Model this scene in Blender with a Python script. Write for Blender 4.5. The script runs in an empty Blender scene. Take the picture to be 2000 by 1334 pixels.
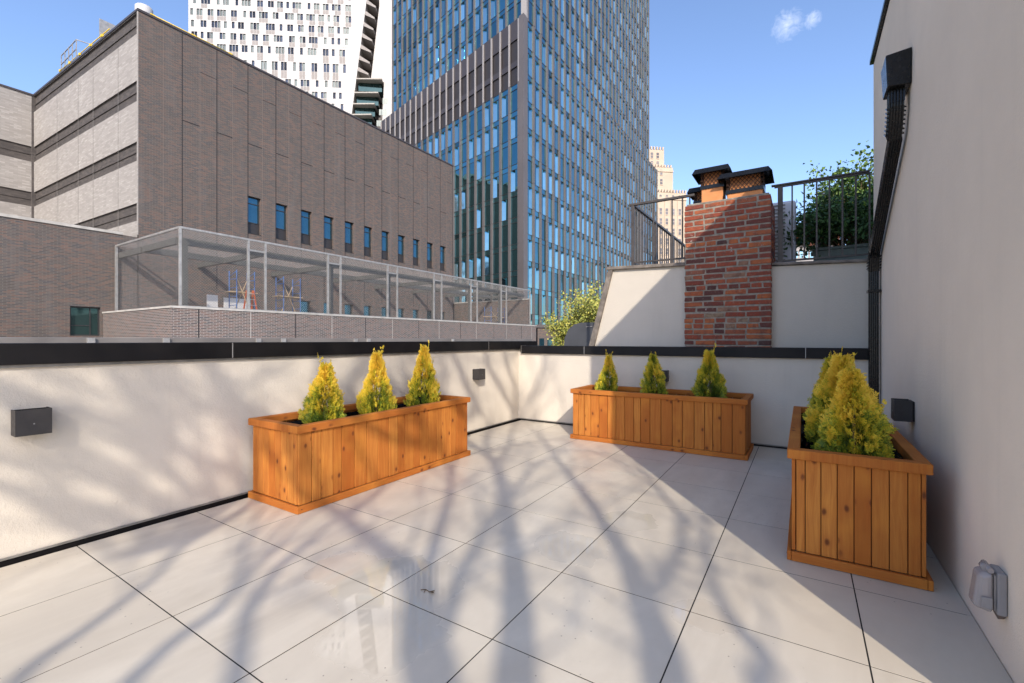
import bpy, bmesh, math, random
from mathutils import Vector, Matrix, noise
PI = math.pi
H = 1.166                                   # eye height above the terrace
F = 891.0                                   # focal length in pixels of a 2000 px wide frame
TH = math.atan2(569, 891)
ST, CT = math.sin(TH), math.cos(TH)
sc = bpy.context.scene
COL = sc.collection

# ------------------------------------------------------------------ camera, sky, sun, exposure
cam_d = bpy.data.cameras.new('camera'); cam = bpy.data.objects.new('camera', cam_d); COL.objects.link(cam)
cam.location = (0, 0, H); cam.rotation_euler = (PI / 2, 0, TH)
cam_d.sensor_width = 36; cam_d.lens = F / 2000 * 36; cam_d.shift_y = -0.0015
cam_d.clip_start = 0.05; cam_d.clip_end = 6000
sc.camera = cam
sc.view_settings.view_transform = 'Standard'; sc.view_settings.look = 'None'
sc.view_settings.exposure = 1.16; sc.view_settings.gamma = 1
EL = math.radians(30.6)
AZ = (0.608, -0.794)                        # horizontal direction towards the sun
SUN = Vector((AZ[0] * math.cos(EL), AZ[1] * math.cos(EL), math.sin(EL)))
sun_d = bpy.data.lights.new('sun', 'SUN'); sun = bpy.data.objects.new('sun', sun_d); COL.objects.link(sun)
sun_d.energy = 2.1; sun_d.angle = math.radians(0.53); sun_d.color = (1.0, 0.90, 0.78)
sun.rotation_euler = (-SUN).to_track_quat('-Z', 'Y').to_euler()
sun.location = (10, -10, 20)
world = bpy.data.worlds.new('World'); sc.world = world; world.use_nodes = True
wn, wl = world.node_tree.nodes, world.node_tree.links
wn.clear()
w_out = wn.new('ShaderNodeOutputWorld'); w_bg = wn.new('ShaderNodeBackground')
sky = wn.new('ShaderNodeTexSky'); sky.sky_type = 'NISHITA'; sky.sun_disc = False
sky.sun_elevation = EL; sky.sun_rotation = math.atan2(AZ[0], AZ[1])
sky.altitude = 50; sky.air_density = 0.90; sky.dust_density = 1.2; sky.ozone_density = 4.6
w_bg.inputs['Strength'].default_value = 0.15
# a few thin wisps of cloud in the sky
tc = wn.new('ShaderNodeTexCoord')
def pdir(x, y):
    X = x - 1000; v = Vector((X * CT - F * ST, X * ST + F * CT, 664 - y)); return v.normalized()
mask = None
for (cx, cy, rad) in ((1538, 48, .040), (1588, 38, .022)):
    d = wn.new('ShaderNodeVectorMath'); d.operation = 'DISTANCE'; d.inputs[1].default_value = pdir(cx, cy)
    wl.new(tc.outputs['Generated'], d.inputs[0])
    mr = wn.new('ShaderNodeMapRange'); mr.inputs['From Min'].default_value = rad; mr.inputs['From Max'].default_value = 0
    wl.new(d.outputs['Value'], mr.inputs['Value'])
    if mask is None: mask = mr.outputs[0]
    else:
        m = wn.new('ShaderNodeMath'); m.operation = 'MAXIMUM'; wl.new(mask, m.inputs[0]); wl.new(mr.outputs[0], m.inputs[1]); mask = m.outputs[0]
nz = wn.new('ShaderNodeTexNoise'); nz.inputs['Scale'].default_value = 75; nz.inputs['Detail'].default_value = 6; nz.inputs['Roughness'].default_value = .62
nz.inputs['Distortion'].default_value = 1.2
wl.new(tc.outputs['Generated'], nz.inputs['Vector'])
mm = wn.new('ShaderNodeMath'); mm.operation = 'MULTIPLY'; wl.new(mask, mm.inputs[0]); wl.new(nz.outputs[0], mm.inputs[1])
m2 = wn.new('ShaderNodeMapRange'); m2.inputs['From Min'].default_value = .20; m2.inputs['From Max'].default_value = .62; m2.inputs['To Max'].default_value = .30
wl.new(mm.outputs[0], m2.inputs['Value'])
mx = wn.new('ShaderNodeMix'); mx.data_type = 'RGBA'; wl.new(m2.outputs[0], mx.inputs['Factor'])
tint = wn.new('ShaderNodeMix'); tint.data_type = 'RGBA'; tint.blend_type = 'MULTIPLY'; tint.inputs['Factor'].default_value = 1
wl.new(sky.outputs[0], tint.inputs['A']); tint.inputs['B'].default_value = (1.07, .965, .925, 1)      # the camera's white balance for daylight
wl.new(tint.outputs['Result'], mx.inputs['A']); mx.inputs['B'].default_value = (6.0, 6.0, 6.1, 1)
wl.new(mx.outputs['Result'], w_bg.inputs['Color']); wl.new(w_bg.outputs[0], w_out.inputs[0])

# ------------------------------------------------------------------ object helpers
def tag(o, label=None, cat=None, group=None, kind=None):
    if label: o['label'] = label
    if cat: o['category'] = cat
    if group: o['group'] = group
    if kind: o['kind'] = kind
    return o
def empty(name, loc=(0, 0, 0), label=None, cat=None, group=None, rz=0):
    o = bpy.data.objects.new(name, None); COL.objects.link(o); o.location = loc; o.rotation_euler = (0, 0, rz)
    o.empty_display_size = .2
    return tag(o, label, cat, group)

class MB:
    """collects faces and builds ONE mesh object with metric box-projected UVs"""
    def __init__(s): s.v = []; s.f = []; s.m = []; s.sm = []
    def face(s, pts, m=0, smooth=False):
        i = len(s.v); s.v += [tuple(p) for p in pts]; s.f.append(tuple(range(i, i + len(pts)))); s.m.append(m); s.sm.append(smooth)
    def hexa(s, p, m=0):           # 4 bottom, 4 top (ccw from above)
        i = len(s.v); s.v += [tuple(q) for q in p]
        for f in ((3, 2, 1, 0), (4, 5, 6, 7), (0, 1, 5, 4), (1, 2, 6, 5), (2, 3, 7, 6), (3, 0, 4, 7)):
            s.f.append(tuple(i + k for k in f)); s.m.append(m); s.sm.append(False)
        return s
    def box(s, x0, x1, y0, y1, z0, z1, m=0):
        return s.hexa([(x0, y0, z0), (x1, y0, z0), (x1, y1, z0), (x0, y1, z0), (x0, y0, z1), (x1, y0, z1), (x1, y1, z1), (x0, y1, z1)], m)
    def rbox(s, c, sx, sy, sz, rz=0, m=0):
        ca, sa = math.cos(rz), math.sin(rz); P = []
        for z in (-sz / 2, sz / 2):
            for x, y in ((-1, -1), (1, -1), (1, 1), (-1, 1)):
                X, Y = x * sx / 2, y * sy / 2
                P.append((c[0] + X * ca - Y * sa, c[1] + X * sa + Y * ca, c[2] + z))
        return s.hexa(P, m)
    def bar(s, p, q, w, h=None, m=0, up=(0, 0, 1)):
        p, q = Vector(p), Vector(q); d = (q - p).normalized(); u = Vector(up)
        if abs(d.dot(u)) > .98: u = Vector((1, 0, 0))
        a = d.cross(u).normalized() * (w / 2); b = a.cross(d).normalized() * ((h or w) / 2)
        return s.hexa([p - a - b, p + a - b, q + a - b, q - a - b, p - a + b, p + a + b, q + a + b, q - a + b], m)
    def tube(s, pts, rad, n=8, m=0, cap=True, smooth=True):
        pts = [Vector(p) for p in pts]
        if not isinstance(rad, (list, tuple)): rad = [rad] * len(pts)
        base = len(s.v); ref = None
        for k, p in enumerate(pts):
            d = (pts[min(k + 1, len(pts) - 1)] - pts[max(k - 1, 0)]).normalized()
            if ref is None: ref = Vector((0, 0, 1)) if abs(d.z) < .9 else Vector((1, 0, 0))
            a = d.cross(ref)
            if a.length < 1e-4: a = d.cross(Vector((0, 1, 0)))
            a.normalize(); b = a.cross(d).normalized(); ref = b if abs(d.dot(b)) < .9 else ref
            for j in range(n):
                t = 2 * PI * j / n; s.v.append(tuple(p + a * math.cos(t) * rad[k] + b * math.sin(t) * rad[k]))
        for k in range(len(pts) - 1):
            for j in range(n):
                s.f.append((base + k * n + j, base + k * n + (j + 1) % n, base + (k + 1) * n + (j + 1) % n, base + (k + 1) * n + j)); s.m.append(m); s.sm.append(smooth)
        if cap:
            s.f.append(tuple(base + j for j in range(n))[::-1]); s.m.append(m); s.sm.append(False)
            e = base + (len(pts) - 1) * n; s.f.append(tuple(e + j for j in range(n))); s.m.append(m); s.sm.append(False)
        return s
    def mesh(s, name, mats):
        me = bpy.data.meshes.new(name); me.from_pydata(s.v, [], s.f); me.update()
        for mt in (mats if isinstance(mats, (list, tuple)) else [mats]): me.materials.append(mt)
        me.polygons.foreach_set('material_index', s.m); me.polygons.foreach_set('use_smooth', s.sm)
        uv = me.uv_layers.new(name='UVMap').data
        for p in me.polygons:
            n = p.normal
            if abs(n.z) > .75: t = Vector((1, 0, 0)); b = Vector((0, 1, 0))
            else:
                t = Vector((-n.y, n.x, 0)).normalized(); b = Vector((0, 0, 1))
                if abs(t.x) > abs(t.y):
                    if t.x < 0: t = -t
                elif t.y < 0: t = -t
            for li in p.loop_indices:
                co = me.vertices[me.loops[li].vertex_index].co; uv[li].uv = (co.dot(t), co.dot(b))
        return me
    def build(s, name, mats, parent=None, bevel=0, loc=None, seg=2):
        o = bpy.data.objects.new(name, s.mesh(name, mats)); COL.objects.link(o)
        if parent is not None: o.parent = parent
        if loc: o.location = loc
        if bevel:
            b = o.modifiers.new('b', 'BEVEL'); b.width = bevel; b.segments = seg; b.limit_method = 'ANGLE'; b.harden_normals = False
        return o
def copy_tree(o, parent=None):
    c = o.copy(); COL.objects.link(c); c.parent = parent
    for ch in list(o.children): copy_tree(ch, c)
    return c

# ------------------------------------------------------------------ material helpers
class NT:
    def __init__(s, name):
        s.m = bpy.data.materials.new(name); s.m.use_nodes = True; s.t = s.m.node_tree; s.n = s.t.nodes; s.l = s.t.links
        s.b = s.n['Principled BSDF']
    def new(s, t, **k):
        n = s.n.new('ShaderNode' + t)
        for a, v in k.items():
            if a.startswith('i_'): n.inputs[a[2:].replace('_', ' ')].default_value = v
            else: setattr(n, a, v)
        return n
    def link(s, a, b): s.l.new(a, b)
    def uv(s): return s.new('TexCoord').outputs['UV']
    def objc(s): return s.new('TexCoord').outputs['Object']
    def rand(s): return s.new('NewGeometry').outputs['Random Per Island']
    def mapping(s, vec, scale=(1, 1, 1), loc=(0, 0, 0)):
        n = s.new('Mapping'); n.inputs['Scale'].default_value = scale; n.inputs['Location'].default_value = loc; s.link(vec, n.inputs[0]); return n.outputs[0]
    def noise(s, vec, scale, detail=3, rough=.55, dist=0):
        n = s.new('TexNoise'); n.inputs['Scale'].default_value = scale; n.inputs['Detail'].default_value = detail
        n.inputs['Roughness'].default_value = rough; n.inputs['Distortion'].default_value = dist
        if vec is not None: s.link(vec, n.inputs['Vector'])
        return n.outputs[0]
    def ramp(s, fac, stops, interp='LINEAR'):
        n = s.new('ValToRGB'); e = n.color_ramp.elements; n.color_ramp.interpolation = interp
        while len(e) < len(stops): e.new(.5)
        for k, (p, c) in enumerate(stops):
            e[k].position = p; e[k].color = (c, c, c, 1) if isinstance(c, (int, float)) else (*c, 1)
        s.link(fac, n.inputs[0]); return n.outputs[0]
    def rng(s, v, a, b, c, d):
        n = s.new('MapRange'); s.link(v, n.inputs['Value'])
        for k, x in zip(('From Min', 'From Max', 'To Min', 'To Max'), (a, b, c, d)): n.inputs[k].default_value = x
        return n.outputs[0]
    def mix(s, fac, a, b, mode='MIX'):
        n = s.new('Mix', data_type='RGBA', blend_type=mode)
        for sock, v in ((n.inputs['Factor'], fac), (n.inputs['A'], a), (n.inputs['B'], b)):
            if isinstance(v, bpy.types.NodeSocket): s.link(v, sock)
            elif isinstance(v, (int, float)): sock.default_value = v if sock.type == 'VALUE' else (v, v, v, 1)
            else: sock.default_value = (*v, 1)
        return n.outputs['Result']
    def math(s, op, a, b=None):
        n = s.new('Math', operation=op)
        for k, v in enumerate((a, b)):
            if v is None: continue
            if isinstance(v, bpy.types.NodeSocket): s.link(v, n.inputs[k])
            else: n.inputs[k].default_value = v
        return n.outputs[0]
    def base(s, v):
        if isinstance(v, bpy.types.NodeSocket): s.link(v, s.b.inputs['Base Color'])
        else: s.b.inputs['Base Color'].default_value = (*v, 1)
    def set(s, **k):
        for a, v in k.items():
            i = s.b.inputs[a.replace('_', ' ')]
            if isinstance(v, bpy.types.NodeSocket): s.link(v, i)
            else: i.default_value = v
    def bump(s, h, strength=.3, dist=.01):
        n = s.new('Bump'); n.inputs['Strength'].default_value = strength; n.inputs['Distance'].default_value = dist
        s.link(h, n.inputs['Height']); s.link(n.outputs[0], s.b.inputs['Normal'])

def stucco(name, col, var=.06, scale=70, dirt=.5):
    t = NT(name); o = t.objc()
    big = t.noise(o, .9, 4); mid = t.noise(o, 6, 4)
    c = t.mix(t.rng(big, .3, .7, 0, 1), tuple(x * (1 - var) for x in col), tuple(x * (1 + var) for x in col))
    c = t.mix(t.rng(mid, .35, .8, 0, .25 * dirt), c, tuple(x * .8 for x in col))
    # faint vertical weather streaks
    st = t.noise(t.mapping(o, (5, 5, .35)), 1.6, 4)
    c = t.mix(t.rng(st, .58, .8, 0, .3 * dirt), c, tuple(x * .74 for x in col))
    t.base(c); t.set(Roughness=.92)
    f1 = t.noise(o, scale, 3, .6); f2 = t.noise(o, scale * 3.2, 2, .6)
    t.bump(t.math('ADD', f1, t.math('MULTIPLY', f2, .5)), .42, .006)
    return t.m
def simple(name, col, rough=.5, metal=0, var=.1, nscale=8, bump=0, spec=None, grain=None):
    t = NT(name); o = t.objc(); n = t.noise(o, nscale, 4)
    t.base(t.mix(t.rng(n, .3, .7, 0, 1), tuple(x * (1 - var) for x in col), tuple(min(1, x * (1 + var)) for x in col)))
    t.set(Roughness=t.rng(t.noise(o, nscale * 2.3, 3), .3, .7, rough * .85, min(1, rough * 1.15)), Metallic=metal)
    if spec is not None: t.b.inputs['Specular IOR Level'].default_value = spec
    if bump: t.bump(t.noise(o, grain or nscale * 6, 3), bump, .004)
    return t.m
def brick_mat(name, c1, c2, mortar, bw, bh, ms=.01, dark=(.05, .045, .045), blotch=None, bump=.2, third=None):
    t = NT(name); uv = t.uv()
    b = t.new('TexBrick'); t.link(uv, b.inputs['Vector']); b.offset = .5
    b.inputs['Scale'].default_value = 1; b.inputs['Brick Width'].default_value = bw; b.inputs['Row Height'].default_value = bh
    b.inputs['Mortar Size'].default_value = ms; b.inputs['Mortar Smooth'].default_value = .1; b.inputs['Bias'].default_value = 0
    b.inputs['Color1'].default_value = (0, 0, 0, 1); b.inputs['Color2'].default_value = (1, 1, 1, 1); b.inputs['Mortar'].default_value = (.5, .5, .5, 1)
    third = third or tuple((a + c) / 2 for a, c in zip(c1, c2))
    brickc = t.ramp(b.outputs['Color'], [(0, dark), (.2, c1), (.5, third), (.8, c2), (1, tuple(x * 1.15 for x in c2))])
    big = t.noise(uv, .5, 4)
    brickc = t.mix(t.rng(big, .3, .7, 0, .35), brickc, tuple(x * .8 for x in c1))
    col = t.mix(b.outputs['Fac'], brickc, mortar)
    if blotch:
        st = t.noise(t.mapping(uv, (1.3, .16, 1)), 1.0, 4, .6)
        col = t.mix(t.rng(st, .55, .72, 0, .45), col, blotch)
    t.base(col); t.set(Roughness=.85)
    t.bump(t.math('SUBTRACT', 1, b.outputs['Fac']), bump, .006)
    return t.m

M = {}
M['stucco'] = stucco('stucco_cream', (.60, .545, .455), .08, 70, .95)
M['stucco_right'] = stucco('stucco_house', (.87, .765, .62), .05, 60, .6)  # brighter than the left stucco, standing in for sunlight reflected by towers
M['stucco_up'] = stucco('stucco_grey', (.55, .50, .42), .05, 90, .7)
M['black_metal'] = simple('black_coping_metal', (.009, .008, .008), .5, 0, .2, 5, .1, .22)
M['black_gloss'] = simple('black_painted_aluminium', (.008, .008, .008), .26, 0, .25, 9, .12, .3)
M['dark'] = simple('dark_gap', (.010, .009, .008), .8)
M['trim'] = simple('weathered_metal_edge', (.20, .19, .17), .5, .2, .25, 14)
M['lamp_metal'] = simple('anthracite_lamp_metal', (.032, .029, .028), .5, 0, .12, 20, .1)
M['steel'] = simple('galvanised_steel', (.36, .35, .33), .5, .4, .2, 6)
M['dark_steel'] = simple('dark_painted_steel', (.085, .085, .078), .55, 0, .15, 6)
M['wire'] = simple('galvanised_wire', (.26, .25, .235), .6, 0, .1, 3)
M['rail'] = simple('bronze_painted_rail', (.055, .045, .037), .5, 0, .3, 10)
M['schoolbrick'] = brick_mat('grey_purple_brick', (.072, .060, .054), (.132, .080, .062), (.150, .134, .115), .25, .068, .008, (.062, .060, .064), (.14, .125, .115), .2, (.092, .077, .069))
M['parapetbrick'] = brick_mat('grey_brick_pale_mortar', (.055, .044, .044), (.125, .072, .060), (.30, .27, .235), .25, .068, .010, (.06, .062, .07), None, .3, (.115, .09, .086))
M['palebrick'] = brick_mat('pale_limestone_brick', (.29, .268, .243), (.34, .318, .29), (.26, .243, .22), .40, .10, .008, (.27, .25, .225), (.235, .22, .20), .15)  # paler tone of the banded end face
M['bandbrick'] = brick_mat('dark_band_brick', (.060, .052, .048), (.085, .073, .065), (.07, .062, .055), .30, .10, .008, (.05, .044, .040), None, .15)  # darker tone for the bands, also on the core
M['joint'] = simple('dark_joint', (.02, .018, .02), .9)
M['joint_light'] = simple('sealant_joint', (.16, .125, .105), .9)
M['stonecap'] = simple('pale_stone_cap', (.40, .38, .34), .8, 0, .2, 3)
M['glass_dark'] = simple('dark_blue_window_glass', (.055, .145, .20), .06, .85, .1, 1)
M['glass_green'] = simple('dark_green_window_glass', (.045, .09, .09), .07, .7, .1, 1)
M['frame_dark'] = simple('dark_window_frame', (.03, .027, .027), .5)
M['white'] = simple('white_facade_panel', (.50, .49, .475), .6, 0, .02, .3)
M['white2'] = simple('pale_grey_louvre', (.26, .24, .225), .6, 0, .05, 1)
M['grey_conc'] = simple('grey_concrete', (.36, .345, .32), .8, 0, .1, .5)
M['fin'] = simple('warm_grey_fin', (.115, .103, .100), .5, 0, .08, .2)
M['fin_light'] = simple('pale_fin', (.30, .28, .265), .5, 0, .06, .2)
M['brown'] = simple('brown_louvre_panel', (.032, .026, .024), .5, 0, .1, .2)
M['brown2'] = simple('mauve_spandrel', (.052, .044, .045), .5, 0, .1, .2)
M['cream_stone'] = simple('cream_masonry', (.50, .41, .31), .85, 0, .08, .15)
M['yellow'] = simple('yellow_safety_paint', (.75, .52, .04), .5)
M['blue_paint'] = simple('blue_scaffold_paint', (.06, .13, .30), .5)
M['orange_paint'] = simple('orange_fibreglass', (.48, .10, .03), .5)
M['plank'] = simple('scaffold_plank', (.45, .33, .2), .8)
M['clay'] = simple('terracotta_clay', (.62, .25, .085), .75, 0, .12, 12, .3)
M['ac'] = simple('pale_grey_enamel', (.50, .51, .53), .4, 0, .05, 6)
M['liner'] = simple('black_plastic_liner', (.008, .009, .012), .18, 0, .2, 9, .5, grain=14)
M['soil'] = simple('dark_potting_soil', (.03, .02, .013), .95, 0, .4, 40, 1.0)
M['potbox'] = simple('grey_green_planter_box', (.20, .235, .21), .7, 0, .1, 12, .2)
M['cover'] = simple('charcoal_cover', (.055, .057, .062), .6, 0, .15, 3, .15)
M['bark'] = simple('bare_tree_bark', (.11, .09, .07), .9, 0, .3, 12, .5)
M['twig'] = simple('shrub_stem', (.14, .095, .05), .9, 0, .3, 12)
M['redbrick_far'] = simple('far_red_brick', (.38, .14, .09), .85)
M['asphalt'] = simple('street_ground', (.07, .068, .065), .9, 0, .3, .05)
M['roofpale'] = simple('white_roof_membrane', (.66, .63, .58), .8, 0, .1, .4)  # white so that it throws sunlight up at the house wall
M['roofgrey'] = simple('roof_membrane', (.16, .155, .15), .9, 0, .2, .4)

def glass(name, col, rough=.04, wav=.015, metal=1.0, var=.55):
    t = NT(name); r = t.rand()
    c = t.mix(t.rng(r, 0, 1, 0, 1), tuple(x * (1 - var) for x in col), tuple(min(1, x * (1 + var * .6)) for x in col))
    t.base(c); t.set(Roughness=rough, Metallic=metal)
    o = t.objc(); n = t.noise(o, .35, 2, .5)
    t.bump(n, 1.0, wav * 4)
    return t.m
M['tower_glass'] = glass('blue_curtain_glass', (.13, .33, .40))
M['tower_glass_pale'] = glass('pale_cyan_glass', (.37, .56, .60), .12)  # reflection of bright sky put into the colour of these panes
M['white_tower_glass'] = glass('apartment_glass', (.06, .075, .10), .1, .01, .6, .7)
M['white_tower_glass_pale'] = glass('apartment_blind_glass', (.17, .20, .19), .25, .01, .25, .25)

# wood
def wood_mat():
    t = NT('orange_cedar'); uv = t.uv(); r = t.rand()
    off = t.new('CombineXYZ'); t.link(t.math('MULTIPLY', r, 37.0), off.inputs[0]); t.link(t.math('MULTIPLY', r, 91.0), off.inputs[1])
    add = t.new('VectorMath', operation='ADD'); t.link(uv, add.inputs[0]); t.link(off.outputs[0], add.inputs[1]); v = add.outputs[0]
    warp = t.noise(t.mapping(v, (1.5, .8, 1)), 3, 2)
    g = t.new('VectorMath', operation='ADD'); t.link(v, g.inputs[0])
    cw = t.new('CombineXYZ'); t.link(t.math('MULTIPLY', warp, .05), cw.inputs[0]); t.link(cw.outputs[0], g.inputs[1])
    grain = t.noise(t.mapping(g.outputs[0], (38, 1.8, 1)), 1.0, 5, .65, .6)
    fine = t.noise(t.mapping(g.outputs[0], (170, 7, 1)), 1.0, 2)
    tone = t.mix(t.rng(r, 0, 1, 0, 1), (.38, .115, .016), (.56, .225, .042))
    c = t.mix(t.rng(grain, .35, .72, 0, .8), tone, (.34, .085, .010))
    c = t.mix(t.rng(fine, .4, .8, 0, .3), c, (.26, .075, .014))
    blot = t.noise(v, 2.3, 3)
    c = t.mix(t.rng(blot, .5, .75, 0, .35), c, (.74, .31, .045))
    # knots
    vor = t.new('TexVoronoi', voronoi_dimensions='2D'); vor.inputs['Scale'].default_value = 1; vor.inputs['Randomness'].default_value = .9
    t.link(t.mapping(g.outputs[0], (8.5, 5.5, 1)), vor.inputs['Vector'])
    pick = t.rng(t.noise(v, 1.7, 0), .53, .60, 0, 1)
    ring = t.math('MULTIPLY', t.rng(vor.outputs['Distance'], .13, .05, 0, .85), pick)
    halo = t.math('MULTIPLY', t.rng(vor.outputs['Distance'], .30, .08, 0, .38), pick)
    c = t.mix(halo, c, (.36, .10, .018)); c = t.mix(ring, c, (.10, .026, .008))
    t.base(c); t.set(Roughness=.78); t.b.inputs['Specular IOR Level'].default_value = .3; t.bump(t.math('SUBTRACT', fine, t.math('MULTIPLY', ring, 1.0)), .12, .003)
    return t.m
M['wood'] = wood_mat()
def wood_h(mat):
    """the same cedar with the grain running along u (horizontal boards)"""
    m = mat.copy(); m.name = 'orange_cedar_rail'; nt = m.node_tree
    uvn = [n for n in nt.nodes if n.type == 'TEX_COORD'][0]
    links = [l for l in nt.links if l.from_node == uvn]
    sw = nt.nodes.new('ShaderNodeMapping'); sw.inputs['Rotation'].default_value = (0, 0, PI / 2)
    dst = [l.to_socket for l in links]
    nt.links.new(uvn.outputs['UV'], sw.inputs[0])
    for d in dst: nt.links.new(sw.outputs[0], d)
    return m
M['wood_h'] = wood_h(M['wood']); M['wood_side'] = M['wood_h']; M['wood_y'] = M['wood']

# porcelain tiles with damp, shiny patches
def tile_mat():
    t = NT('porcelain_tiles'); o = t.objc(); r = t.rand()
    a = t.noise(t.mapping(o, (1.4, .45, 1)), 2.1, 5, .6, .6)
    b = t.noise(o, 9, 5, .65)
    c = t.mix(t.rng(a, .32, .68, 0, 1), (.50, .445, .355), (.66, .60, .485))
    c = t.mix(t.rng(b, .45, .8, 0, .35), c, (.49, .425, .32))
    c = t.mix(t.rng(r, 0, 1, 0, .55), c, (.54, .48, .38))
    sp = t.new('TexVoronoi', voronoi_dimensions='2D'); sp.inputs['Scale'].default_value = 9; t.link(o, sp.inputs['Vector'])
    speck = t.math('MULTIPLY', t.rng(sp.outputs['Distance'], .035, .015, 0, 1), t.rng(t.noise(o, 2.0, 0), .55, .6, 0, .8))
    c = t.mix(speck, c, (.16, .13, .11))
    # puddles: distance to a few centres, edges roughened by noise
    wet = None
    w = t.noise(o, 5.0, 4, .6)
    for (cx, cy, rad) in ((-1.62, 1.52, .30), (-1.42, 1.28, .24), (-1.95, 1.50, .16), (-1.10, 2.35, .20), (-.95, 2.9, .16), (-.35, 2.05, .12)):
        d = t.new('VectorMath', operation='DISTANCE'); t.link(o, d.inputs[0]); d.inputs[1].default_value = (cx, cy, 0)
        k = t.rng(t.math('ADD', d.outputs['Value'], t.math('MULTIPLY', w, .26)), rad + .155, rad + .09, 0, 1)
        wet = k if wet is None else t.math('MAXIMUM', wet, k)
    t.base(c)
    rough = t.mix(wet, t.rng(t.noise(o, 3.2, 3), .3, .7, .30, .46), .015)
    t.set(Roughness=rough)
    t.link(t.rng(wet, 0, 1, .5, .95), t.b.inputs['Specular IOR Level'])
    bp = t.math('MULTIPLY', t.noise(o, 60, 3), t.math('SUBTRACT', 1, wet))
    t.bump(bp, .05, .003)
    return t.m
M['tile'] = tile_mat()

# red chimney brick (each brick a mesh island)
def redbrick_mat():
    t = NT('old_red_brick'); r = t.rand(); o = t.objc()
    c = t.ramp(r, [(0, (.06, .03, .026)), (.1, (.14, .036, .024)), (.3, (.24, .050, .024)), (.55, (.31, .070, .029)), (.78, (.40, .115, .036)), (.93, (.26, .075, .038)), (1.0, (.27, .19, .12))])
    n = t.noise(o, 14, 5, .7)
    c = t.mix(t.rng(n, .44, .70, 0, .8), c, (.10, .045, .035))
    c = t.mix(t.rng(t.noise(o, 30, 4, .7), .55, .75, 0, .5), c, (.30, .25, .19))
    c = t.mix(t.rng(t.noise(t.mapping(o, (2, 2, .5)), 2.2, 3), .55, .8, 0, .5), c, (.07, .045, .04))
    w = t.noise(o, 6.5, 5, .72)
    c = t.mix(t.rng(w, .64, .69, 0, .7), c, (.55, .50, .45))
    t.base(c); t.set(Roughness=.9); t.bump(t.noise(o, 55, 4, .7), .9, .006)
    return t.m
M['redbrick'] = redbrick_mat()
M['mortar'] = simple('grey_mortar', (.25, .22, .175), .95, 0, .3, 18, .8, grain=60)

def leaf(name, cols, rough=.55, trans=.25):
    t = NT(name); r = t.rand()
    t.base(t.ramp(r, cols)); t.set(Roughness=rough)
    return t.m
M['leaf_green'] = leaf('dark_green_leaf', [(0, (.018, .05, .012)), (.5, (.035, .10, .02)), (1, (.08, .17, .035))])
M['leaf_mid'] = leaf('fresh_green_leaf', [(0, (.05, .11, .02)), (.5, (.12, .22, .035)), (1, (.24, .34, .06))])
M['leaf_yellow'] = leaf('yellow_green_leaf', [(0, (.12, .16, .03)), (.5, (.32, .34, .06)), (1, (.55, .48, .10))])
def thuja_mat():
    """golden arborvitae: green low and inside, golden on the young tips (stored per leaf spray as a colour attribute)"""
    t = NT('golden_thuja'); a = t.new('Attribute', attribute_name='tipness'); r = t.rand()
    f = t.math('ADD', a.outputs['Fac'], t.rng(r, 0, 1, -.22, .22))
    c = t.ramp(f, [(0, (.055, .105, .012)), (.3, (.16, .23, .02)), (.52, (.42, .42, .03)), (.75, (.74, .58, .035)), (1, (.86, .60, .06))])
    t.base(c); t.set(Roughness=.6)
    tr = t.n.new('ShaderNodeBsdfTranslucent'); t.link(c, tr.inputs['Color'])
    ms = t.n.new('ShaderNodeMixShader'); ms.inputs[0].default_value = .16
    t.link(t.b.outputs[0], ms.inputs[1]); t.link(tr.outputs[0], ms.inputs[2]); t.link(ms.outputs[0], t.n['Material Output'].inputs['Surface'])
    return t.m
M['thuja'] = thuja_mat()
def rb(x): return (x - 1000) * CT - F * ST
def ra(x): return (x - 1000) * ST + F * CT
def at_a(x, y, a):
    s = a / ra(x); return Vector((rb(x) * s, a, H + (664 - y) * s))
def at_b(x, y, b):
    s = b / rb(x); return Vector((b, ra(x) * s, H + (664 - y) * s))
def at_z(x, y, z):
    s = z / F; return Vector((rb(x) * s, ra(x) * s, H + (664 - y) * s))
def pix(p):
    p = Vector(p); z = -p.x * ST + p.y * CT
    if z < .1: return None
    return 1000 + F * (p.x * CT + p.y * ST) / z, 664 - F * (p.z - H) / z
def many(mbs, name, mats, parent, limit=100, bevel=0):
    """mbs: list of MB, one per piece; the pieces that show largest become parts, the rest one part of kind stuff"""
    def area(mb):
        q = [pix(v) for v in mb.v]
        if any(k is None for k in q): return 0
        x0, x1 = max(0, min(k[0] for k in q)), min(2000, max(k[0] for k in q)); y0, y1 = max(0, min(k[1] for k in q)), min(1334, max(k[1] for k in q))
        return max(0, x1 - x0) * max(0, y1 - y0)
    mbs = sorted(mbs, key=area, reverse=True)
    for mb in mbs[:limit]: mb.build(name, mats, parent, bevel)
    if len(mbs) > limit:
        r = MB()
        for mb in mbs[limit:]:
            k = len(r.v); r.v += mb.v; r.f += [tuple(i + k for i in f) for f in mb.f]; r.m += mb.m; r.sm += mb.sm
        tag(r.build(name, mats, parent), kind='stuff')

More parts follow.
